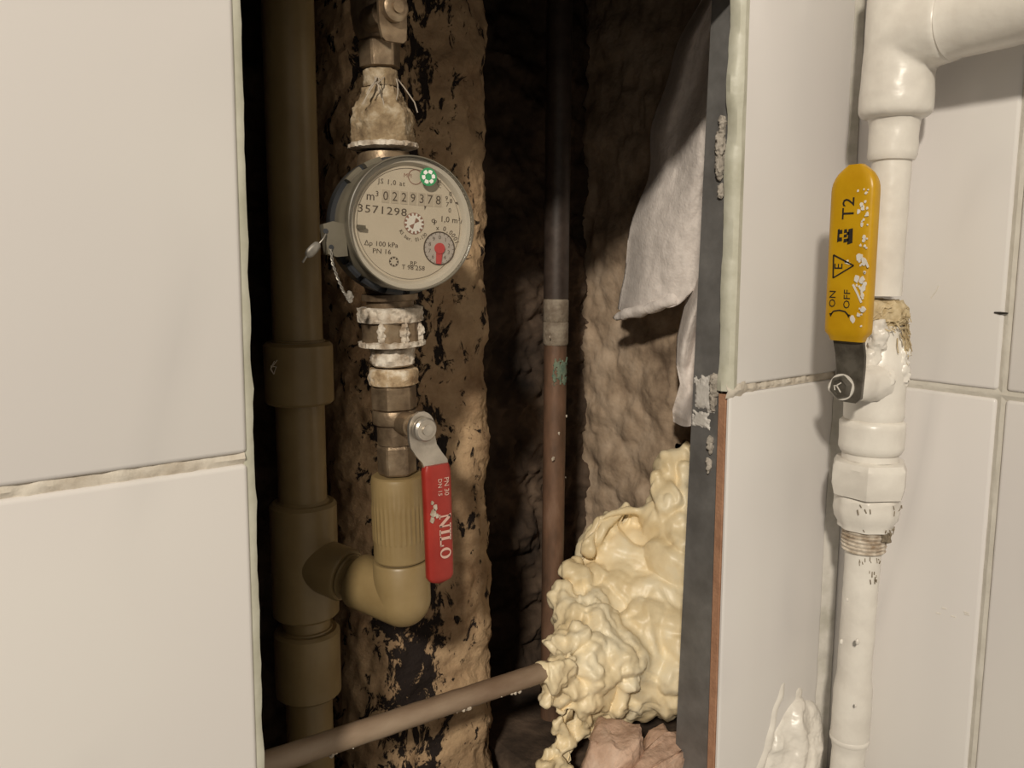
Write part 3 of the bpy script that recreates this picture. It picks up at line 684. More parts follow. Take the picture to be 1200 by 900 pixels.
# dial plate and the sloping inner rim
bm = bmesh.new(); lathe(bm, [(.0338, -.0034), (.0316, -.0036), (.0298, -.0064), (.0298, -.0070), (.0338, -.0068), (.0338, -.0034)], FMet, 96, closed=False); obj('inner_rim', bm, 'dial_ring', meter)
bm = bmesh.new(); disc(bm, .0299, FMet, -.0066, -.0062, 80); dial = obj('dial', bm, 'dial', meter); dial['label'] = 'cream printed dial plate'
bm = bmesh.new(); disc(bm, .0339, FMet, -.0026, -.0018, 80); obj('clear_cover', bm, 'lens', meter)['label'] = 'clear plastic cover'
DZ = -.0061
def dp(cx_, cy_):
    """dial coordinates of a picture point given in the enlarged crop (x 360+cx/4.286, y 160+cy/4.286)"""
    d = ray(360+cx_/4.286, 160+cy_/4.286); o = FMet.translation - nrm*.0061
    p = CAM + d*((o-CAM).dot(nrm)/d.dot(nrm)); q = FMet.inverted() @ p; return q.x, q.y
def dtxt(bm, s, cx_, cy_, size, rot=0, sp=1.0, xs=1.0, ext=.00006):
    x, y = dp(cx_, cy_); text_into(bm, s, size, FMet @ T(x, y, DZ) @ Rz(rot), ext, sp, xs=xs)
bm = bmesh.new()
dtxt(bm, 'm', 318, 300, .0062); dtxt(bm, '3', 351, 289, .0040)
dtxt(bm, '3571298', 378, 372, .0056, sp=1.12, xs=1.25)
dtxt(bm, 'q', 633, 420, .0046); dtxt(bm, 'p', 646, 425, .0030); dtxt(bm, '1,0 m³/h', 734, 421, .0044, xs=1.05)
dtxt(bm, 'Δp 100 kPa', 372, 541, .0036, xs=1.1); dtxt(bm, 'PN 16', 375, 578, .0036, xs=1.1)
dtxt(bm, 'T 98 258', 533, 660, .0034, xs=1.05); dtxt(bm, 'RP', 533, 637, .0028, xs=1.2)
dtxt(bm, 'JS 1,0 at', 424, 231, .0036, sp=1.2); dtxt(bm, '30', 662, 228, .0026); dtxt(bm, '°C', 662, 250, .0026)
for s, cx_, cy_ in (('0', 720, 290), ('9', 700, 312), ('8', 722, 325), ('7', 704, 342), ('0', 716, 372)): dtxt(bm, s, cx_, cy_, .0034)
x, y = dp(755, 334); prism(bm, [(x-.0016, y), (x+.001, y+.0012), (x+.001, y-.0012)], FMet, DZ, DZ+.0001)
x, y = dp(592, 358); prism(bm, [(x-.0005, y+.001), (x+.0007, y+.001), (x-.0002, y-.0012)], FMet, DZ, DZ+.0001)
def arc_text(bm, s, c, r, a0, a1, size, flip=False):
    for i, ch in enumerate(s):
        if ch == ' ': continue
        a = a0 + (a1-a0)*i/(len(s)-1); q = (c[0]+r*math.cos(a), c[1]+r*math.sin(a))
        text_into(bm, ch, size, FMet @ T(q[0], q[1], DZ) @ Rz(a + (PI/2 if flip else -PI/2)), .00006)
GC = dp(537, 437); SC = dp(663, 562)
arc_text(bm, 'Kl bar. 01-130', GC, .0085, math.radians(214), math.radians(322), .0028, True)
arc_text(bm, 'x 0,0001', SC, .0108, math.radians(98), math.radians(22), .0036)
x, y = dp(435, 628)
for k in range(8): disc(bm, .0005, FMet @ T(x+.0020*math.cos(k*PI/4), y+.0020*math.sin(k*PI/4)), DZ, DZ+.0001, 6)
ring_flat(bm, .0024, .0026, FMet @ T(x, y), DZ, DZ+.0001, 24)
ring_flat(bm, .0286, .0288, FMet, DZ, DZ+.0001, 80)
bx_, by_ = dp(533, 648); box(bm, (bx_-.002, by_-.0001, DZ), (bx_+.002, by_+.0001, DZ+.0001), mtx=FMet)
obj('printing', bm, 'print_dark', dial, smooth=False)
bm = bmesh.new(); dtxt(bm, 'MPI', 505, 197, .0030); x, y = dp(543, 203); ring_flat(bm, .0036, .0040, FMet @ T(x, y), DZ, DZ+.0001, 30); obj('printing', bm, 'print_faint', dial, smooth=False)['label'] = 'faint red print'
# counter rollers
for i, (s, cx_) in enumerate(zip('02293785', (394, 440, 486, 531, 575, 616, 658, 690))):
    if i == 7: continue
    x, y = dp(cx_, 300 + (cx_-394)*.085); b2 = bmesh.new()
    box(b2, (x-.0020, y-.0033, DZ-.0001), (x+.0020, y+.0033, DZ+.0001), mtx=FMet); rl = obj('counter_wheel', b2, 'roller', dial, smooth=False)
    b2 = bmesh.new(); text_into(b2, s, .0066, FMet @ T(x, y, DZ+.0001), .00006, xs=.95); obj('digit', b2, 'print_dark', dial, smooth=False)
# gear wheel (leak indicator)
b2 = bmesh.new(); disc(b2, .0056, FMet @ T(*GC), DZ, DZ+.0001, 36); obj('gear_window', b2, 'print_faint', dial, smooth=False)
poly = []
for k in range(14):
    for da, r in ((-.13, .0041), (-.09, .0053), (.09, .0053), (.13, .0041)):
        a = 2*PI*k/14+da; poly.append((r*math.cos(a), r*math.sin(a)))
b2 = bmesh.new(); prism(b2, poly, FMet @ T(*GC), DZ+.0001, DZ+.0004); obj('gear_wheel', b2, 'white_print', dial, smooth=False)['label'] = 'white toothed leak indicator wheel'
b2 = bmesh.new()
for a0 in (.9, .9+PI):
    prism(b2, [(0, 0)] + [(.0030*math.cos(a0+t), .0030*math.sin(a0+t)) for t in (-.45, -.2, 0, .2, .45)], FMet @ T(*GC), DZ+.0004, DZ+.0005)
obj('gear_mark', b2, 'print_faint', dial, smooth=False)
# small dial with red pointer
b2 = bmesh.new(); disc(b2, .0088, FMet @ T(*SC), DZ, DZ+.0001, 44); sd = obj('small_dial', b2, 'small_dial', dial, smooth=False)
b2 = bmesh.new(); ring_flat(b2, .0084, .0090, FMet @ T(*SC), DZ, DZ+.0003, 44)
for k in range(10):
    a = PI/2 - 2*PI*k/10; text_into(b2, str(k), .0030, FMet @ T(SC[0]+.0058*math.cos(a), SC[1]+.0058*math.sin(a), DZ+.0001), .00006)
for k in range(20):
    a = 2*PI*k/20; c, s = math.cos(a), math.sin(a)
    prism(b2, [(7.5e-3*c-.00012*s, 7.5e-3*s+.00012*c), (8.5e-3*c-.00012*s, 8.5e-3*s+.00012*c), (8.5e-3*c+.00012*s, 8.5e-3*s-.00012*c), (7.5e-3*c+.00012*s, 7.5e-3*s-.00012*c)], FMet @ T(*SC), DZ+.0001, DZ+.0002)
obj('small_dial_scale', b2, 'print_dark', dial, smooth=False)
b2 = bmesh.new(); disc(b2, .0029, FMet @ T(*SC), DZ+.0003, DZ+.0012, 28); prism(b2, [(-.0019, 0), (-.0016, -.0082), (.0013, -.0084), (.0020, 0)], FMet @ T(*SC), DZ+.0003, DZ+.0008); obj('pointer', b2, 'needle', dial, angle=30)['label'] = 'small red pointer'
# green recycling sticker
GR = dp(593, 207); b2 = bmesh.new(); disc(b2, .0047, FMet @ T(*GR), -.0018, -.0015, 36); stk = obj('sticker', b2, 'green', meter, smooth=False); stk['label'] = 'round green sticker with cream arrows'
b2 = bmesh.new()
for k in range(6):
    a = PI*k/3+.2; m_ = FMet @ T(GR[0]+.0027*math.cos(a), GR[1]+.0027*math.sin(a)) @ Rz(a)
    prism(b2, [(-.0009, -.0011), (.0009, -.0011), (.0010, .0004), (.0003, .0012), (-.0009, .0007)], m_, -.0015, -.0013)
obj('sticker_arrow', b2, 'white_print', stk, smooth=False)
x, y = dp(264, 458); b2 = bmesh.new(); box(b2, (x-.0022, y-.0006, -.005), (x+.0022, y+.0012, -.0030), mtx=FMet); obj('locking_tab', b2, 'housing', meter, smooth=False)
# sealing lug on the left with its lead seal
def hp(cx_, cy_, dz):
    d = ray(360+cx_/4.286, 160+cy_/4.286); o = FMet.translation + nrm*dz
    p = CAM + d*((o-CAM).dot(nrm)/d.dot(nrm)); return FMet.inverted() @ p
lp = [hp(*c, -.012) for c in ((80, 440), (130, 425), (190, 440), (205, 600), (150, 605), (105, 590))]
b2 = bmesh.new(); prism(b2, [(p.x, p.y) for p in lp], FMet, -.020, -.012); lug = obj('sealing_lug', b2, 'housing', meter, smooth=False)
for c in ((92, 475), (120, 556)):
    p = hp(*c, -.012); b2 = bmesh.new(); disc(b2, .0013, FMet @ T(p.x, p.y), -.0121, -.0116, 16); obj('lug_hole', b2, 'housing_dark', lug, smooth=False)
p0 = FMet @ Vector((hp(92, 490, -.012).x, hp(92, 490, -.012).y, -.0112)); p1 = FMet @ hp(62, 535, -.010); p2 = FMet @ hp(8, 590, -.010)
seal = thing('seal_wire', FMet @ hp(110, 560, -.012), 'twisted sealing wire with small lead tag on the meter', 'seal')
b2 = bmesh.new(); tube(b2, [p0, (p0+p1)/2+Vector((0, -.001, 0)), p1], .0004, 6)
wp = [FMet @ hp(*c, -.011) for c in ((118, 566), (128, 640), (152, 710), (180, 775), (205, 815))]
fine = []
for i in range(41):
    t = i/40*(len(wp)-1); k = min(int(t), len(wp)-2); q = wp[k].lerp(wp[k+1], t-k); fine.append((q, i))
for ph in (0, PI): tube(b2, [q+Vector((.0005*math.cos(i*.9+ph), .0005*math.sin(i*.9+ph), 0)) for q, i in fine], .00038, 6)
obj('wire', b2, 'lead', seal)
ax_ = (p2-p1).normalized(); b2 = bmesh.new(); FS = frame(p1, ax_)
lathe(b2, [(.0008, 0), (.0022, .0012), (.0026, .004), (.0026, .0072), (.0018, .0090), (.0009, .0096)], FS, 20, rfun=lambda a, h: 1-.45*abs(math.sin(a))); tube(b2, [p1+ax_*.0094, p1+ax_*.0125+Vector((0, 0, -.001))], .0006, 6)
obj('lead_tag', b2, 'lead', seal)
b2 = remesh([(wp[-1]+Vector((.001, 0, .001)), (.002, .001, .0035))], .0006, lambda c, n: .0008*fbm(c, 3, 600)); obj('lead_bead', b2, 'lead', seal)

# ================================================================== COPPER PIPE
CU0 = aty(648, 640, .2); CU1 = aty(655, 80, .2); cdir = (CU1-CU0).normalized()
cu = thing('copper_pipe', CU0 - cdir*(CU0.z-.5905), 'vertical copper pipe in front of the dark back wall', 'pipe')
FCu = frame(CU0, cdir)
def ch(y):
    d = ray(650, y); return (CAM.z + d.z/d.y*(.2-CAM.y) - CU0.z)/cdir.z
bm = bmesh.new(); lathe(bm, dense([(.0096, -(CU0.z-.5905)/cdir.z), (.0096, ch(404))], .01), FCu, 32, amp=.0002, ns=120); obj('lower_pipe', bm, 'copper', cu)
bm = bmesh.new(); lathe(bm, [(.0100, ch(404)), (.0106, ch(402)), (.0106, ch(378)), (.0101, ch(377)), (.0106, ch(376)), (.0106, ch(352)), (.0098, ch(350))], FCu, 36, amp=.0003, ns=300); obj('solder_sleeve', bm, 'solder', cu)['label'] = 'dull grey soldered joint'
bm = bmesh.new(); lathe(bm, [(.0104, ch(350)), (.0104, .9)], FCu, 32); obj('upper_pipe', bm, 'shaded_pipe', cu)['label'] = 'upper pipe length with shade painted into its colour'
bm = bmesh.new()
def vf(u, v):
    a = -2.5 + 1.7*u; h = ch(450) + (ch(418)-ch(450))*v; e = min(u, 1-u, v, 1-v)
    q = Vector((u*3, v*3, 2)); r = .0097 + (.0007 if e + .35*fbm(q, 3, 2.3) > .12 else -.0012)
    return FCu @ Vector((r*math.cos(a), r*math.sin(a), h))
grid(bm, vf, 22, 22); obj('verdigris_patch', bm, 'verdigris', cu)['label'] = 'green tarnish patch'
for (x, y, r) in ((655, 508, .0016), (648, 538, .0018), (664, 488, .0013), (663, 560, .001), (644, 395, .0012)):
    p = aty(x, y, .1905); b2 = remesh([(p, (r*.8, r*.5, r*1.1)), (p+Vector((r*.6, .0008, r*.6)), r*.6)], .0006, lambda c, n: .0005*fbm(c, 2, 600)); obj('plaster_speck', b2, 'crust_white', cu)

# ================================================================== BEIGE CROSS PIPE
B0, B1 = aty(345, 884, .088), aty(644, 785, .100); bd = (B1-B0).normalized()
bm = bmesh.new(); FBg = frame(B0, bd, (0, 0, 1)); L = (B1-B0).length
lathe(bm, dense([(.0072, -.13), (.0072, L)], .004), FBg, 28, amp=.00025, ns=90)
bpipe = tag(obj('cross_pipe', bm, 'beige_pipe', loc=B0), 'thin beige pipe crossing low in front of the column', 'pipe')
for (x, y, n) in ((398, 886, 5), (535, 840, 8), (602, 815, 5), (545, 832, 5)):
    b2 = None; sp = []
    t = (aty(x, y, .09)-B0).dot(bd)
    for k in range(n):
        a = random.uniform(2.2, 3.4); q = FBg @ Vector((.0071*math.cos(a), -.0071*abs(math.sin(a)) if False else .0071*math.sin(a), t+random.uniform(-.010, .010))); sp.append((q, random.uniform(.0007, .0018)))
    obj('plaster_crumb', remesh(sp, .0006, lambda c, n: .0006*fbm(c, 2, 700)), 'crust_white', bpipe)

# ================================================================== METAL STUD AT THE JAMB
S0, S1 = atx(791, 888, .304), atx(833, 27, .304)
def stud_y(z): return S0.y + (S1.y-S0.y)*(z-S0.z)/(S1.z-S0.z)
bm = bmesh.new(); th = .0007; rows = []
for z in (.595, .7, .8, .9, 1.0, 1.1, 1.2, 1.35, 1.70):
    yb = stud_y(z); yf = .0222 if False else .0085 + .0
    sec = [(.3385, yb), (.304, yb), (.304, .0110 if z > .3 else 0), (.3065, .0110), (.3065, .0118), (.304+th, .0118), (.304+th, yb-th), (.3385, yb-th)]
    rows.append([bm.verts.new((x, y, z)) for x, y in sec])
for i in range(len(rows)-1):
    for k in range(8): bm.faces.new((rows[i][k], rows[i][(k+1) % 8], rows[i+1][(k+1) % 8], rows[i+1][k]))
bm.faces.new(rows[0]); bm.faces.new(rows[-1])
stud = tag(obj('metal_stud', bm, 'stud', smooth=False), 'dark galvanized metal stud lining the right side of the opening', 'stud')
def smear(cx_, cy_, sx, sy, n, seed):
    b2 = bmesh.new(); c = atx(cx_, cy_, .304); rnd = random.Random(seed)
    def f(u, v):
        y = c.y + (u-.5)*sx; z = c.z + (v-.5)*sy; e = min(u, 1-u, v, 1-v)*2
        p = Vector((1, y, z)); k = fbm(p, 4, 230)*.55 + e*1.5 - .12
        yl = min(max(y, .0125), stud_y(z)-.0004)
        return Vector((.3041 - .0011*max(-.5, min(1, k*2.2)) + (.0002 if k < 0 else 0), yl, z))
    grid(b2, f, 30, 46); return obj('plaster_smear', b2, 'plaster', stud)
smear(826, 462, .019, .026, 9, 1); smear(822, 492, .016, .012, 9, 2)

# ================================================================== RAG
RX = .388
lft = [(833, -40), (815, 0), (795, 60), (766, 150), (746, 230), (735, 310), (729, 362)]
def left_px(y):
    for (x0, y0), (x1, y1) in zip(lft, lft[1:]):
        if y <= y1: return x0 + (x1-x0)*(y-y0)/(y1-y0)
    return lft[-1][0]
bm = bmesh.new()
def rag_fn(u, v):
    yb = 362 - 34*sm(.30, .8, u) + 4*math.sin(u*17)
    y = -40 + v*(yb+40); xl = left_px(y); x = xl + (872-xl)*u
    x += 5*math.sin(v*11+1)*(1-u) + 3*math.sin(v*23)*(1-u)
    X = RX + .004*math.sin(u*7 + v*3.0) + .009*(1-v)*math.sin(u*13+1+v*5) + .0007*fbm(Vector((u*3, v*5, 9)), 3, 5) + .0022*fbm(Vector((u*3, v*5, 1)), 2, .9)
    X += .014*math.exp(-(u/.10)**2)                              # the edge curls back
    return atx(x, y, X)
sheet(bm, rag_fn, 90, 150)
RagO = thing('rag', atx(770, 345, RX), 'white terry rag hanging behind the metal stud', 'rag')
obj('cloth', bm, 'rag', RagO, angle=80)
hem = [atx(x, y, X) for x, y, X in ((721, 372, .389), (735, 368, .386), (755, 363, .386), (775, 357, .387), (790, 351, .390), (797, 341, .395), (796, 328, .397))]
hp_ = []
for i in range(len(hem)-1):
    for k in range(5): hp_.append(hem[i].lerp(hem[i+1], k/5))
hp_.append(hem[-1])
bm = bmesh.new(); tube(bm, hp_, [.0030+.0018*math.sin(min(1, i/10)*PI/2) for i in range(len(hp_))], 16, amp=.0022, ns=110); obj('hem', bm, 'rag', RagO, angle=80)
bm = bmesh.new(); tl = [(808, 320), (803, 350), (793, 395), (792, 425), (797, 450), (788, 480), (789, 494)]
def tail(u, v):
    t = v*(len(tl)-1); k = min(int(t), len(tl)-2); xl = tl[k][0]+(tl[k+1][0]-tl[k][0])*(t-k); y = tl[k][1]+(tl[k+1][1]-tl[k][1])*(t-k)
    X = .394 + .008*math.cos(u*9 + v*6) + .0015*fbm(Vector((u*3, v*6, 7)), 3, 1.2) + .008*math.exp(-(u/.12)**2) - .006*v
    return atx(xl + u*(55 - 6*v), y + 6*math.sin(u*5), X)
sheet(bm, tail, 40, 80); obj('cloth_tail', bm, 'rag', RagO, angle=80)

# ================================================================== EXPANDING FOAM
rnd = random.Random(11)
core = [((797, 556, .15), .024), ((790, 600, .14), .032), ((806, 650, .125), .040), ((806, 720, .115), .042), ((748, 668, .165), .042), ((720, 650, .178), .034), ((712, 700, .162), .038),
        ((758, 735, .130), .048), ((770, 790, .108), .040), ((700, 765, .125), .034), ((684, 800, .108), .026), ((666, 790, .108), .019), ((676, 760, .118), .024), ((652, 792, .108), .014), ((648, 781, .097), .0120), ((652, 793, .096), .0125), ((662, 775, .100), .014), ((690, 735, .135), .030), ((716, 780, .112), .034), ((712, 820, .104), .022), ((695, 828, .115), .022), ((800, 770, .10), .042), ((820, 620, .13), .035), ((728, 805, .118), .030), ((742, 818, .104), .020),
        ((668, 868, .112), .013), ((652, 885, .108), .011), ((682, 850, .112), .014), ((640, 897, .106), .010), ((660, 905, .106), .012)]
sph = [(aty(*p), r) for p, r in core]
def fold(pts_, r0, r1):
    q = [aty(*p) for p in pts_]; n_ = 9*(len(q)-1)
    for i_ in range(n_+1):
        t_ = i_/n_*(len(q)-1); k_ = min(int(t_), len(q)-2); sph.append((q[k_].lerp(q[k_+1], t_-k_), r0+(r1-r0)*i_/n_))
fold([(770, 560, .150), (762, 585, .150), (775, 625, .135), (795, 660, .118)], .008, .006)      # flap under the top lump
fold([(735, 596, .165), (705, 610, .170), (690, 640, .170)], .010, .010)
fold([(668, 668, .165), (690, 690, .150), (712, 715, .138), (722, 735, .132)], .009, .008)
fold([(658, 700, .158), (668, 730, .136), (684, 752, .118)], .012, .009)
fold([(706, 735, .122), (697, 775, .102), (706, 812, .098)], .009, .008)
fold([(647, 755, .125), (664, 775, .100), (672, 810, .098), (688, 842, .100)], .009, .008)
fold([(722, 770, .110), (745, 800, .098), (790, 815, .085)], .012, .012)
edge = [(800, 520, .15), (778, 545, .155), (735, 598, .17), (708, 608, .18), (690, 636, .18), (674, 664, .175), (660, 690, .17), (654, 725, .142), (645, 752, .125), (634, 778, .110), (642, 815, .106), (648, 840, .108), (655, 860, .118), (690, 850, .108)]
for p in edge:
    for k in range(3): sph.append((aty(p[0]+rnd.uniform(0, 14), p[1]+rnd.uniform(-10, 10), p[2]+rnd.uniform(-.006, .006)), rnd.uniform(.005, .009)))
def foam_amp(c, n):
    q = Vector((c.x*.9 + .3*c.z, c.y, c.z*.75))
    rid = 1 - abs(noise.noise(q*24 + Vector((2, 1, 5))))*2
    rid2 = 1 - abs(noise.noise(q*62 + Vector((7, 3, 1))))*2
    left = sm(.36, .27, c.x)
    fl = Vector((c.x*1.0 + c.z*.55, c.y, c.z*.35)); r3 = 1 - abs(noise.noise(fl*46 + Vector((1, 8, 3))))*2
    return -.0042*max(0, r3-.45)*(.55+.6*max(0, fbm(c, 2, 14)+.4)) + .0060*fbm(q, 2, 19) - .0095*max(0, rid-.62)*1.6 - (.0006+.0022*left)*max(0, rid2-.5)*1.6 + (.0006+.0030*left)*fbm(Vector((c.x, c.y, c.z*.7)), 3, 90)
bm = remesh(sph, .0018, foam_amp, smooth_it=3)
for v in bm.verts:
    if v.co.z < .5895 and v.co.x > .24: v.co.z = .5895
    v.co.x = min(v.co.x, .421)
foam = tag(obj('expanding_foam', bm, 'foam', angle=85), 'lumpy pale yellow expanding foam filling the lower right of the opening', 'foam')

# ================================================================== BROKEN BRICKS
def chunk(c, size, seed, label, rot=0):
    r = random.Random(seed); b = bmesh.new()
    for k in range(26):
        v = Vector((r.uniform(-1, 1), r.uniform(-1, 1), r.uniform(-1, 1)))
        mx = max(abs(v.x), abs(v.y), abs(v.z)); v = v/mx*r.uniform(.82, 1)
        b.verts.new(Vector((v.x*size[0], v.y*size[1], v.z*size[2])))
    bmesh.ops.convex_hull(b, input=b.verts[:])
    bmesh.ops.delete(b, geom=[v for v in b.verts if not v.link_faces], context='VERTS')
    bmesh.ops.subdivide_edges(b, edges=b.edges[:], cuts=9, use_grid_fill=True); bmesh.ops.triangulate(b, faces=b.faces[:])
    bmesh.ops.smooth_vert(b, verts=b.verts, factor=.5, use_axis_x=True, use_axis_y=True, use_axis_z=True)
    for v in b.verts:
        v.co = Matrix.Rotation(rot, 3, 'Z') @ v.co + Vector(c)
        v.co += Vector((.6, -.6, 1))*(.0030*fbm(v.co, 4, 70) + .0014*fbm(v.co+Vector((5, 5, 5)), 3, 260))
    return tag(obj('brick_fragment', b, 'brick', angle=50), label, 'brick', 'brick fragments under the foam')
c1, c2, c3 = aty(718, 893, .058), aty(786, 888, .056), aty(760, 920, .040)
chunk(c1, (.032, .020, .0245), 3, 'pinkish broken brick lump under the foam, farther from the metal stud', .5)
chunk(c2, (.024, .020, .0265), 8, 'pinkish broken brick lump touching the metal stud', .3)
chunk(c3, (.072, .012, .0235), 5, 'lowest wide brick fragment at the bottom edge of the opening', .15)

# ================================================================== WHITE PAINTED PIPEWORK
PX, PY = .389, -.05
AXW = lambda y: CAM.z + (ray(1040, y).z/ray(1040, y).y)*(PY-CAM.y)
def zrow(x, y): return aty(x, y, PY).z
WDIR = Vector((.010, -.0085, 1)).normalized()                 # the run leans very slightly
PB = Vector((PX, PY, 1.08)) - WDIR*(1.08/WDIR.z); FW0 = frame(PB, WDIR)
def WA(zz): return PB + WDIR*(zz/WDIR.z)
def wl(prof, rf=None, n=48, amp=.00035, ns=140, F_=None): 
    b = bmesh.new(); lathe(b, dense(prof, .0025), F_ or FW0, n, amp=amp, ns=ns, rfun=rf); return b
z = zrow
up_ = thing('painted_pipe', WA(z(1040, 346)), 'white painted pipe with thick side arm above the yellow-handled valve', 'pipe', 'white painted pipes')
obj('pipe', wl([(.0118, z(1040, 346)), (.0118, z(1047, 188))]), 'paint', up_)
obj('reducer', wl([(.0119, z(1047, 189)), (.0135, z(1047, 188)), (.0146, z(1047, 183)), (.0146, z(1048, 150)), (.0152, z(1049, 141)), (.0170, z(1049, 137))]), 'paint', up_)
ZA = z(1052, 30) - .006
FA = frame(WA(ZA), Vector((-.03, -1, .03)), (0, 0, 1))
b = bmesh.new()
lathe(b, [(.0150, z(1049, 138)), (.0198, z(1049, 136)), (.0207, z(1050, 132)), (.0207, z(1050, 112)), (.0200, z(1050, 95)), (.0196, ZA), (.0196, ZA+.05)], FW0, 48)
lathe(b, [(.0210, .0), (.0210, .0325)], FA, 48)
b.verts.ensure_lookup_table()
b = remesh_bm(b, .0016, 10, lambda c: .0012 + .0003*fbm(c, 3, 110))
obj('tee', b, 'paint', up_, angle=60)
b = bmesh.new(); lathe(b, dense([(.0206, .0310), (.0214, .0325), (.0206, .0345), (.0206, .40)], .01), FA, 48, amp=.0004, ns=70); obj('side_arm', b, 'paint', up_)['label'] = 'thick side arm running along the wall'
b = wl([(.0165, ZA+.051), (.0165, ZA+.5)]); obj('pipe', b, 'paint', up_)

vz = lambda y: z(1036, y)
gv = thing('gas_valve', WA(vz(536)), 'white painted ball valve with upright yellow lever', 'valve')
b = wl([(.0117, vz(351)), (.0145, vz(354)), (.0160, vz(361)), (.0163, vz(370)), (.0135, vz(380))], amp=.0042, ns=170); 
for k in range(170):
    a = random.uniform(0, 2*PI); h = random.uniform(vz(384), vz(357)); r0 = .0152
    q = FW0 @ Vector((r0*math.cos(a), r0*math.sin(a), h)); tg = Vector((-math.sin(a), math.cos(a), 0))*random.choice((-1, 1)); out = Vector((math.cos(a), math.sin(a), 0))
    s_ = random.uniform(.004, .008); tube(b, [q, q+tg*s_*.6+out*.0012+Vector((0, 0, random.uniform(-.001, .001))), q+tg*s_+out*random.uniform(-.0005, .0028)+Vector((0, 0, random.uniform(-.004, .002)))], .00036, 3)
for k in range(60):
    a = random.gauss(-1.0, .38); h = random.uniform(vz(400), vz(376)); r0 = .0150
    q = FW0 @ Vector((r0*math.cos(a), r0*math.sin(a), h)); out = Vector((math.cos(a), math.sin(a), 0)); dn = random.uniform(.006, .016)
    tube(b, [q, q+out*random.uniform(.001, .003)+Vector((random.uniform(-.002, .002), 0, -dn*.5)), q+out*random.uniform(.0015, .0040)+Vector((random.uniform(-.003, .003), 0, -dn))], .0004, 3)
obj('hemp_packing', b, 'hemp', gv)['label'] = 'yellowish hemp fibre packing'
b = wl([(.0135, vz(380)), (.0140, vz(385)), (.0138, vz(400)), (.0158, vz(412)), (.0180, vz(424)), (.0186, vz(440)), (.0186, vz(486)), (.0176, vz(490))][::-1], amp=.0006, ns=110)
lathe(b, dense([(.0190, vz(489)), (.0205, vz(492)), (.0203, vz(521)), (.0188, vz(526)), (.0176, vz(527)), (.0178, vz(534))][::-1], .0025), FW0, 48, amp=.0004, ns=120)
obj('body', b, 'paint', gv, angle=50)
# stem towards -X with bolt
SQ = atx(992, 455, .339); FG = frame((PX, PY, SQ.z), (-1, 0, 0), (0, 0, 1))
FG = frame((PX, (PY+SQ.y)/2, SQ.z), (-1, 0, 0), (0, 0, 1))
b = bmesh.new(); lathe(b, dense([(.0125, .010), (.0120, .020), (.0112, .024), (.0105, .036), (.0090, .039), (.0065, .040)], .002), FG, 36, amp=.0008, ns=180); obj('stem_collar', b, 'paint', gv)
b = bmesh.new(); lathe(b, [(.0050, .040), (.0050, .043), (.0072, .0445), (.0078, .045), (.0078, .0495), (.0070, .0505), (.0052, .0510), (.0048, .0504), (.0012, .0504)], FG, 36, rfun=hexf(6, .2, .97)); bolt = obj('stem_nut', b, 'steel', gv, angle=30); bolt['label'] = 'dark steel nut on the stem'
b = bmesh.new(); ring_flat(b, .0068, .0082, FG, .0440, .0485, 36); 
for k in range(30):
    a = 2*PI*k/30
obj('paint_rim', b, 'paint', bolt)
b = remesh([(FG @ Vector((-.001, .0082, .047)), (.0018, .0022, .0035))], .0007, lambda c, n: .0006*fbm(c, 2, 500)); obj('paint_blob', b, 'paint', bolt)
b = bmesh.new()
for (x0, y0, x1, y1) in ((-.003, -.001, .001, .002), (.001, .002, .003, -.001), (.001, .002, .0005, .004), (-.002, .003, .0, .0035)): bar(b, x0, y0, x1, y1, .0007, FG @ T(0, 0, .0505))
obj('paint_scrape', b, 'paint', bolt, smooth=False)
# lever: local frame x towards -Y (right in the picture), y up, z towards -X
LG = Matrix(((0, 0, -1, .3425), (-1, 0, 0, SQ.y), (0, 1, 0, SQ.z), (0, 0, 0, 1)))
b = bmesh.new(); strip(b, [(0, -.009, 0), (0, -.006, 0), (0, .012, 0), (0, .020, .001), (0, .028, .0035), (0, .045, .004)], [.010, .0165, .0185, .0195, .020, .020], .0022, LG); lv = obj('lever', b, 'steel', gv); lv['label'] = 'dark bare steel lever foot'
b = bmesh.new(); rows = []; N = 40; y0, y1 = .0290, .1330; K = 36
for i in range(N+1):
    t = i/N; y = y0+(y1-y0)*t
    e0 = math.sqrt(max(0, 1-((.06-t)/.06)**2)) if t < .06 else 1
    e1 = math.sqrt(max(0, 1-((t-.85)/.15)**2)) if t > .85 else 1
    hw = .0144*max(.76, e0)*max(.30, e1); ht = .0052*max(.62, e0)*max(.45, e1)
    cx_ = -.0006
    rows.append([b.verts.new(LG @ Vector((cx_ + hw*math.copysign(abs(math.cos(a))**.38, math.cos(a)), y, .0042 + ht*math.copysign(abs(math.sin(a))**.5, math.sin(a))))) for a in [2*PI*k/K for k in range(K)]])
for i in range(N):
    for k in range(K): b.faces.new((rows[i][k], rows[i][(k+1) % K], rows[i+1][(k+1) % K], rows[i+1][k]))
b.faces.new(rows[0]); b.faces.new(rows[-1])
ys = obj('lever_sleeve', b, 'yellow', gv, angle=55); ys['label'] = 'yellow plastic lever sleeve with black print'
LT = LG @ T(0, 0, .00955)
def ypx(cx_, cy_):
    p = atx(940+cx_/3.75, 180+cy_/3.75, .3425-.0092); q = LG.inverted() @ p; return q.x, q.y
b = bmesh.new()
def ytxt(s, cx_, cy_, size, sp=1.0, xs=1.0): x, y = ypx(cx_, cy_); text_into(b, s, size, LT @ T(x, y) @ Rz(PI/2), .00008, sp, xs=xs)
ytxt('T2', 207, 240, .0110, 1.05, 1.05)
ytxt('ON', 136, 638, .0060, 1.0, 1.1); ytxt('OFF', 199, 640, .0060, 1.0, 1.1)
x, y = ypx(160, 492); tri = [ypx(140, 445), ypx(138, 546), ypx(228, 492)]
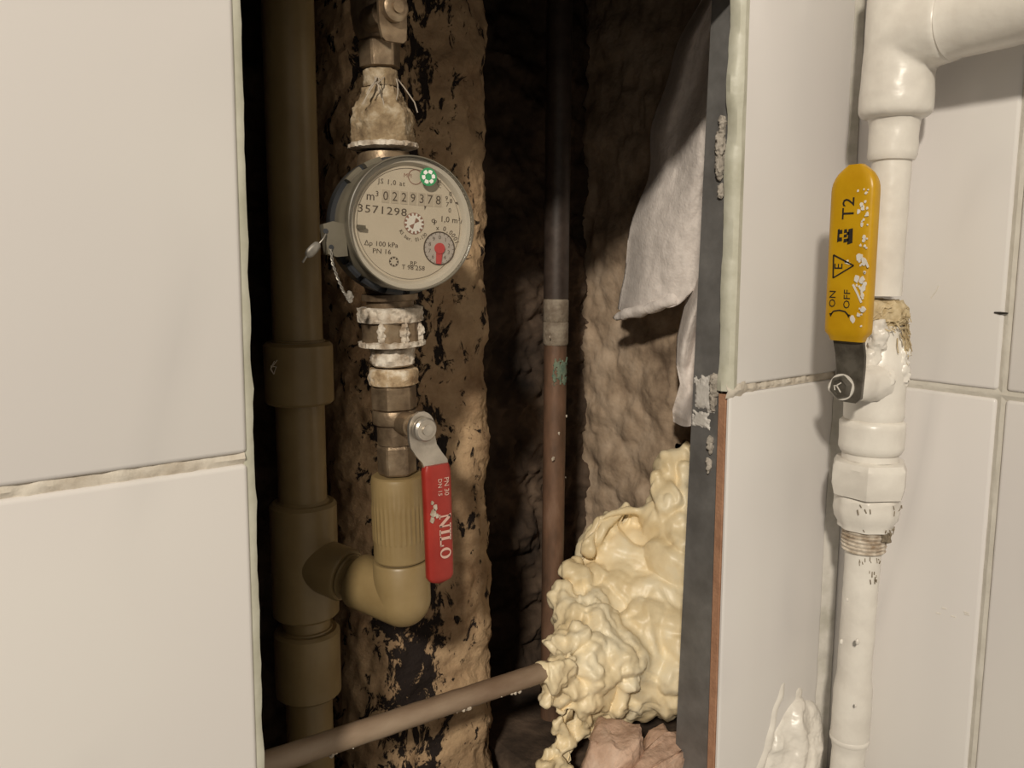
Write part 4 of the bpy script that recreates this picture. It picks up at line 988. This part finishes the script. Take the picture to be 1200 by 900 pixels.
for i in range(3): bar(b, *tri[i], *tri[(i+1) % 3], .0008, LT)
ytxt('E', 163, 496, .0078)
# emblem: dark block with flame-like notches
x0, y0 = ypx(160, 358); s_ = .0030
for (dx, dy, w_, h_) in ((-.0022, .0022, .0022, .0024), (-.0022, -.0022, .0022, .0024), (-.0036, 0, .0012, .0080), (.0010, .0026, .0020, .0022), (.0010, -.0002, .0020, .0018), (.0010, -.0030, .0020, .0022), (.0042, -.0006, .0032, .0094), (.0026, .0012, .0016, .0018), (.0026, -.0026, .0016, .0018)):
    x_, y_ = ypx(185, 360); prism(b, [(x_+dx+a*w_/2, y_+dy+c*h_/2) for a, c in ((-1, -1), (1, -.8), (.9, 1), (-.8, .9))], LT, -.0001, .0002)
pv = [ypx(cx_, cy_) for cx_, cy_ in ((128, 706), (140, 692), (165, 688), (190, 694), (206, 712))]
for i in range(4): bar(b, *pv[i], *pv[i+1], .0008, LT)
for (cx_, cy_) in ((128, 704), (206, 710)):
    x_, y_ = ypx(cx_, cy_); prism(b, [(x_-.0011, y_+.0004), (x_+.0011, y_+.0004), (x_, y_-.0016)], LT, -.0001, .0002)
obj('lettering', b, 'black', ys, smooth=False)
b = bmesh.new()
for k in range(46):
    cy_ = random.uniform(150, 760); cx_ = 308 - cy_*.055 - abs(random.gauss(0, 22)); x_, y_ = ypx(cx_, cy_)
    s_ = random.choice((.0003, .0004, .0006, .0010)) * (1.5 if cy_ > 380 else 1)
    ph = random.random()*6
    x_ = min(x_, .0118); jx = [random.uniform(.7, 1.3) for _ in range(9)]
    poly = [(x_+s_*jx[i]*math.cos(2*PI*i/9), y_+1.4*s_*jx[i]*math.sin(2*PI*i/9)) for i in range(9)]
    prism(b, poly, LT, -.0006, .00010 + .00004*(k % 7))
for pts_ in (((225, 575), (245, 615), (262, 655)), ((250, 580), (262, 600), (268, 640)), ((262, 488), (280, 470), (292, 500)), ((205, 470), (190, 478), (212, 484))):
    q = [ypx(*p) for p in pts_]
    for i in range(2): bar(b, *q[i], *q[i+1], .0012, LT)
obj('paint_splash', b, 'paint', ys, smooth=False)['label'] = 'white paint splashes on the sleeve edge'
# paint and fibre between valve neck and lever
b = remesh([((PX-.014, PY-.006, vz(392)), (.007, .006, .012)), ((PX-.016, PY-.004, vz(425)), (.006, .005, .014)), ((PX-.012, PY-.010, vz(440)), (.008, .007, .009))], .0012, lambda c, n: .002*fbm(c, 3, 200)); obj('paint_lump', b, 'paint', gv)
b = remesh([((PX+.003, PY-.0125, vz(415)), (.005, .004, .013)), ((PX+.002, PY-.0145, vz(436)), (.006, .004, .010))], .0012, lambda c, n: .0022*fbm(c, 3, 220)); obj('paint_lump', b, 'paint', gv)

lz = lambda y: z(1020, y)
lo = thing('drop_pipe', WA(.33), 'white painted lower pipe with union nut under the yellow-handled valve', 'pipe', 'white painted pipes')
b = wl([(.0180, lz(537.5)), (.0240, lz(540)), (.0258, lz(546)), (.0258, lz(566)), (.0240, lz(578)), (.0200, lz(580))][::-1], hexf(6, .5, .97), amp=.0006); nut = obj('union_nut', b, 'paint', lo, angle=30)
b = wl([(.0200, lz(580)), (.0212, lz(583)), (.0212, lz(592)), (.0216, lz(596)), (.0203, lz(606)), (.0180, lz(612)), (.0178, lz(617))][::-1], hexf(8, .2, .985)); obj('union_ring', b, 'paint', lo, angle=30)
b = bmesh.new(); pr_ = []
for i in range(19): h = lz(643) + (lz(617)-lz(643))*i/18; pr_.append((.0142 + .0006*math.sin(i*2.1) - .0006*(1-i/18), h))
lathe(b, pr_, FW0, 60, amp=.0008, ns=260); obj('thread', b, 'crust_white', lo)['label'] = 'dirty threaded end'
b = wl([(.0112, .33), (.0112, lz(868)), (.0124, lz(858)), (.0128, lz(852)), (.0126, lz(800)), (.0122, lz(795)), (.0113, lz(785)), (.0112, lz(700)), (.0115, lz(643))], amp=.0004, ns=90); obj('pipe', b, 'paint', lo)
b = wl([(.0127, lz(859)), (.0133, lz(857)), (.0133, lz(854.5)), (.0127, lz(853))]); obj('paint_ridge', b, 'paint', lo)
for (x, y, r) in ((1005, 752, .0018), (986, 752, .0016), (1003, 827, .0012), (993, 703, .001)):
    q = aty(x, y, PY-.0095); b = remesh([(q, (r, r*.7, r*1.4))], .0006); obj('paint_drip', b, 'paint', lo)
b = bmesh.new()                                        # dirt caught in the joints
for (ya, yb, rr) in ((628, 620, .0149), (541, 538, .0190)):
    pass
def dirt_strip(a0, a1, ya, yb, r, sd):
    rr = random.Random(sd)
    for k in range(9):
        a = rr.uniform(a0, a1); h = lz(rr.uniform(ya, yb)); q = FW0 @ Vector((r*math.cos(a), r*math.sin(a), h)); q2 = FW0 @ Vector((r*math.cos(a+rr.uniform(-.1, .1)), r*math.sin(a+.05), h-rr.uniform(.001, .004)))
        tube(b, [q, q2], rr.uniform(.0002, .0004), 4)
dirt_strip(-2.8, -1.4, 645, 652, .0118, 1); dirt_strip(-2.2, -1.6, 660, 672, .0114, 2); dirt_strip(-2.9, -1.2, 583, 590, .0214, 3); dirt_strip(-2.9, -1.0, 612, 616, .0180, 5)
obj('dirt_streak', b, 'dirt', lo)['label'] = 'dark dirt scratches'
sp = [(FW0 @ Vector((.0152*math.cos(a), .0152*math.sin(a), lz(622)+random.uniform(-.003, .003))), random.uniform(.0012, .0024)) for a in [random.uniform(-1.9, -.9) for _ in range(14)]]
obj('dirt_clump', remesh(sp, .0007, lambda c, n: .001*fbm(c, 3, 500)), 'dirt', lo)

# ================================================================== PUTTY SMEAR BESIDE THE LOWER PIPE
b = bmesh.new(); pc = aty(950, 892, 0)
def putty(u, v):
    x = .336 + u*.083; zz = .560 + v*.135
    p = Vector((x, 0, zz)); dx, dz = (x-.390)/.038, (zz-.606)/.066
    e = min(u, 1-u, v, 1-v)
    m_ = 1-dx*dx-dz*dz
    sweep = dx*.8 + dz*.55
    rid = math.sin((dx*1.0 - dz*.55)*9 + 2*fbm(p, 2, 40))
    h = .014*math.sqrt(max(0, m_)) + (.0016*rid + .0011*fbm(p, 4, 110))*sm(-.55, .1, m_) 
    h += .0032*max(0, rid)*sm(-1.6, -.3, m_)*sm(.35, -.5, dx)*sm(-.3, .3, dz)*1.0
    hole = math.exp(-(((x-.4125)/.0060)**2 + ((zz-.6150)/.0085)**2)**2); h -= .016*hole
    return Vector((x, .0016 - h*sm(0, .05, e) , zz))
grid(b, putty, 130, 200)
put = tag(obj('putty_smear', b, 'paint', angle=85), 'white smeared putty lump at the foot of the narrow tiled strip', 'putty')
b = remesh([(aty(953, 884, -.004), (.0045, .0022, .0055))], .0008, lambda c, n: .0012*fbm(c, 3, 400)); obj('hole_dirt', b, 'dirt', put)['label'] = 'brown crumbly hole'
b = remesh([((.4135, -.030, .6105), (.010, .014, .006)), ((.410, -.016, .602), (.012, .010, .010))], .0012, lambda c, n: .0025*fbm(c, 3, 200))
tag(obj('paint_flake', b, 'paint'), 'curled white paint scraps behind the foot of the lower pipe', 'paint scrap')
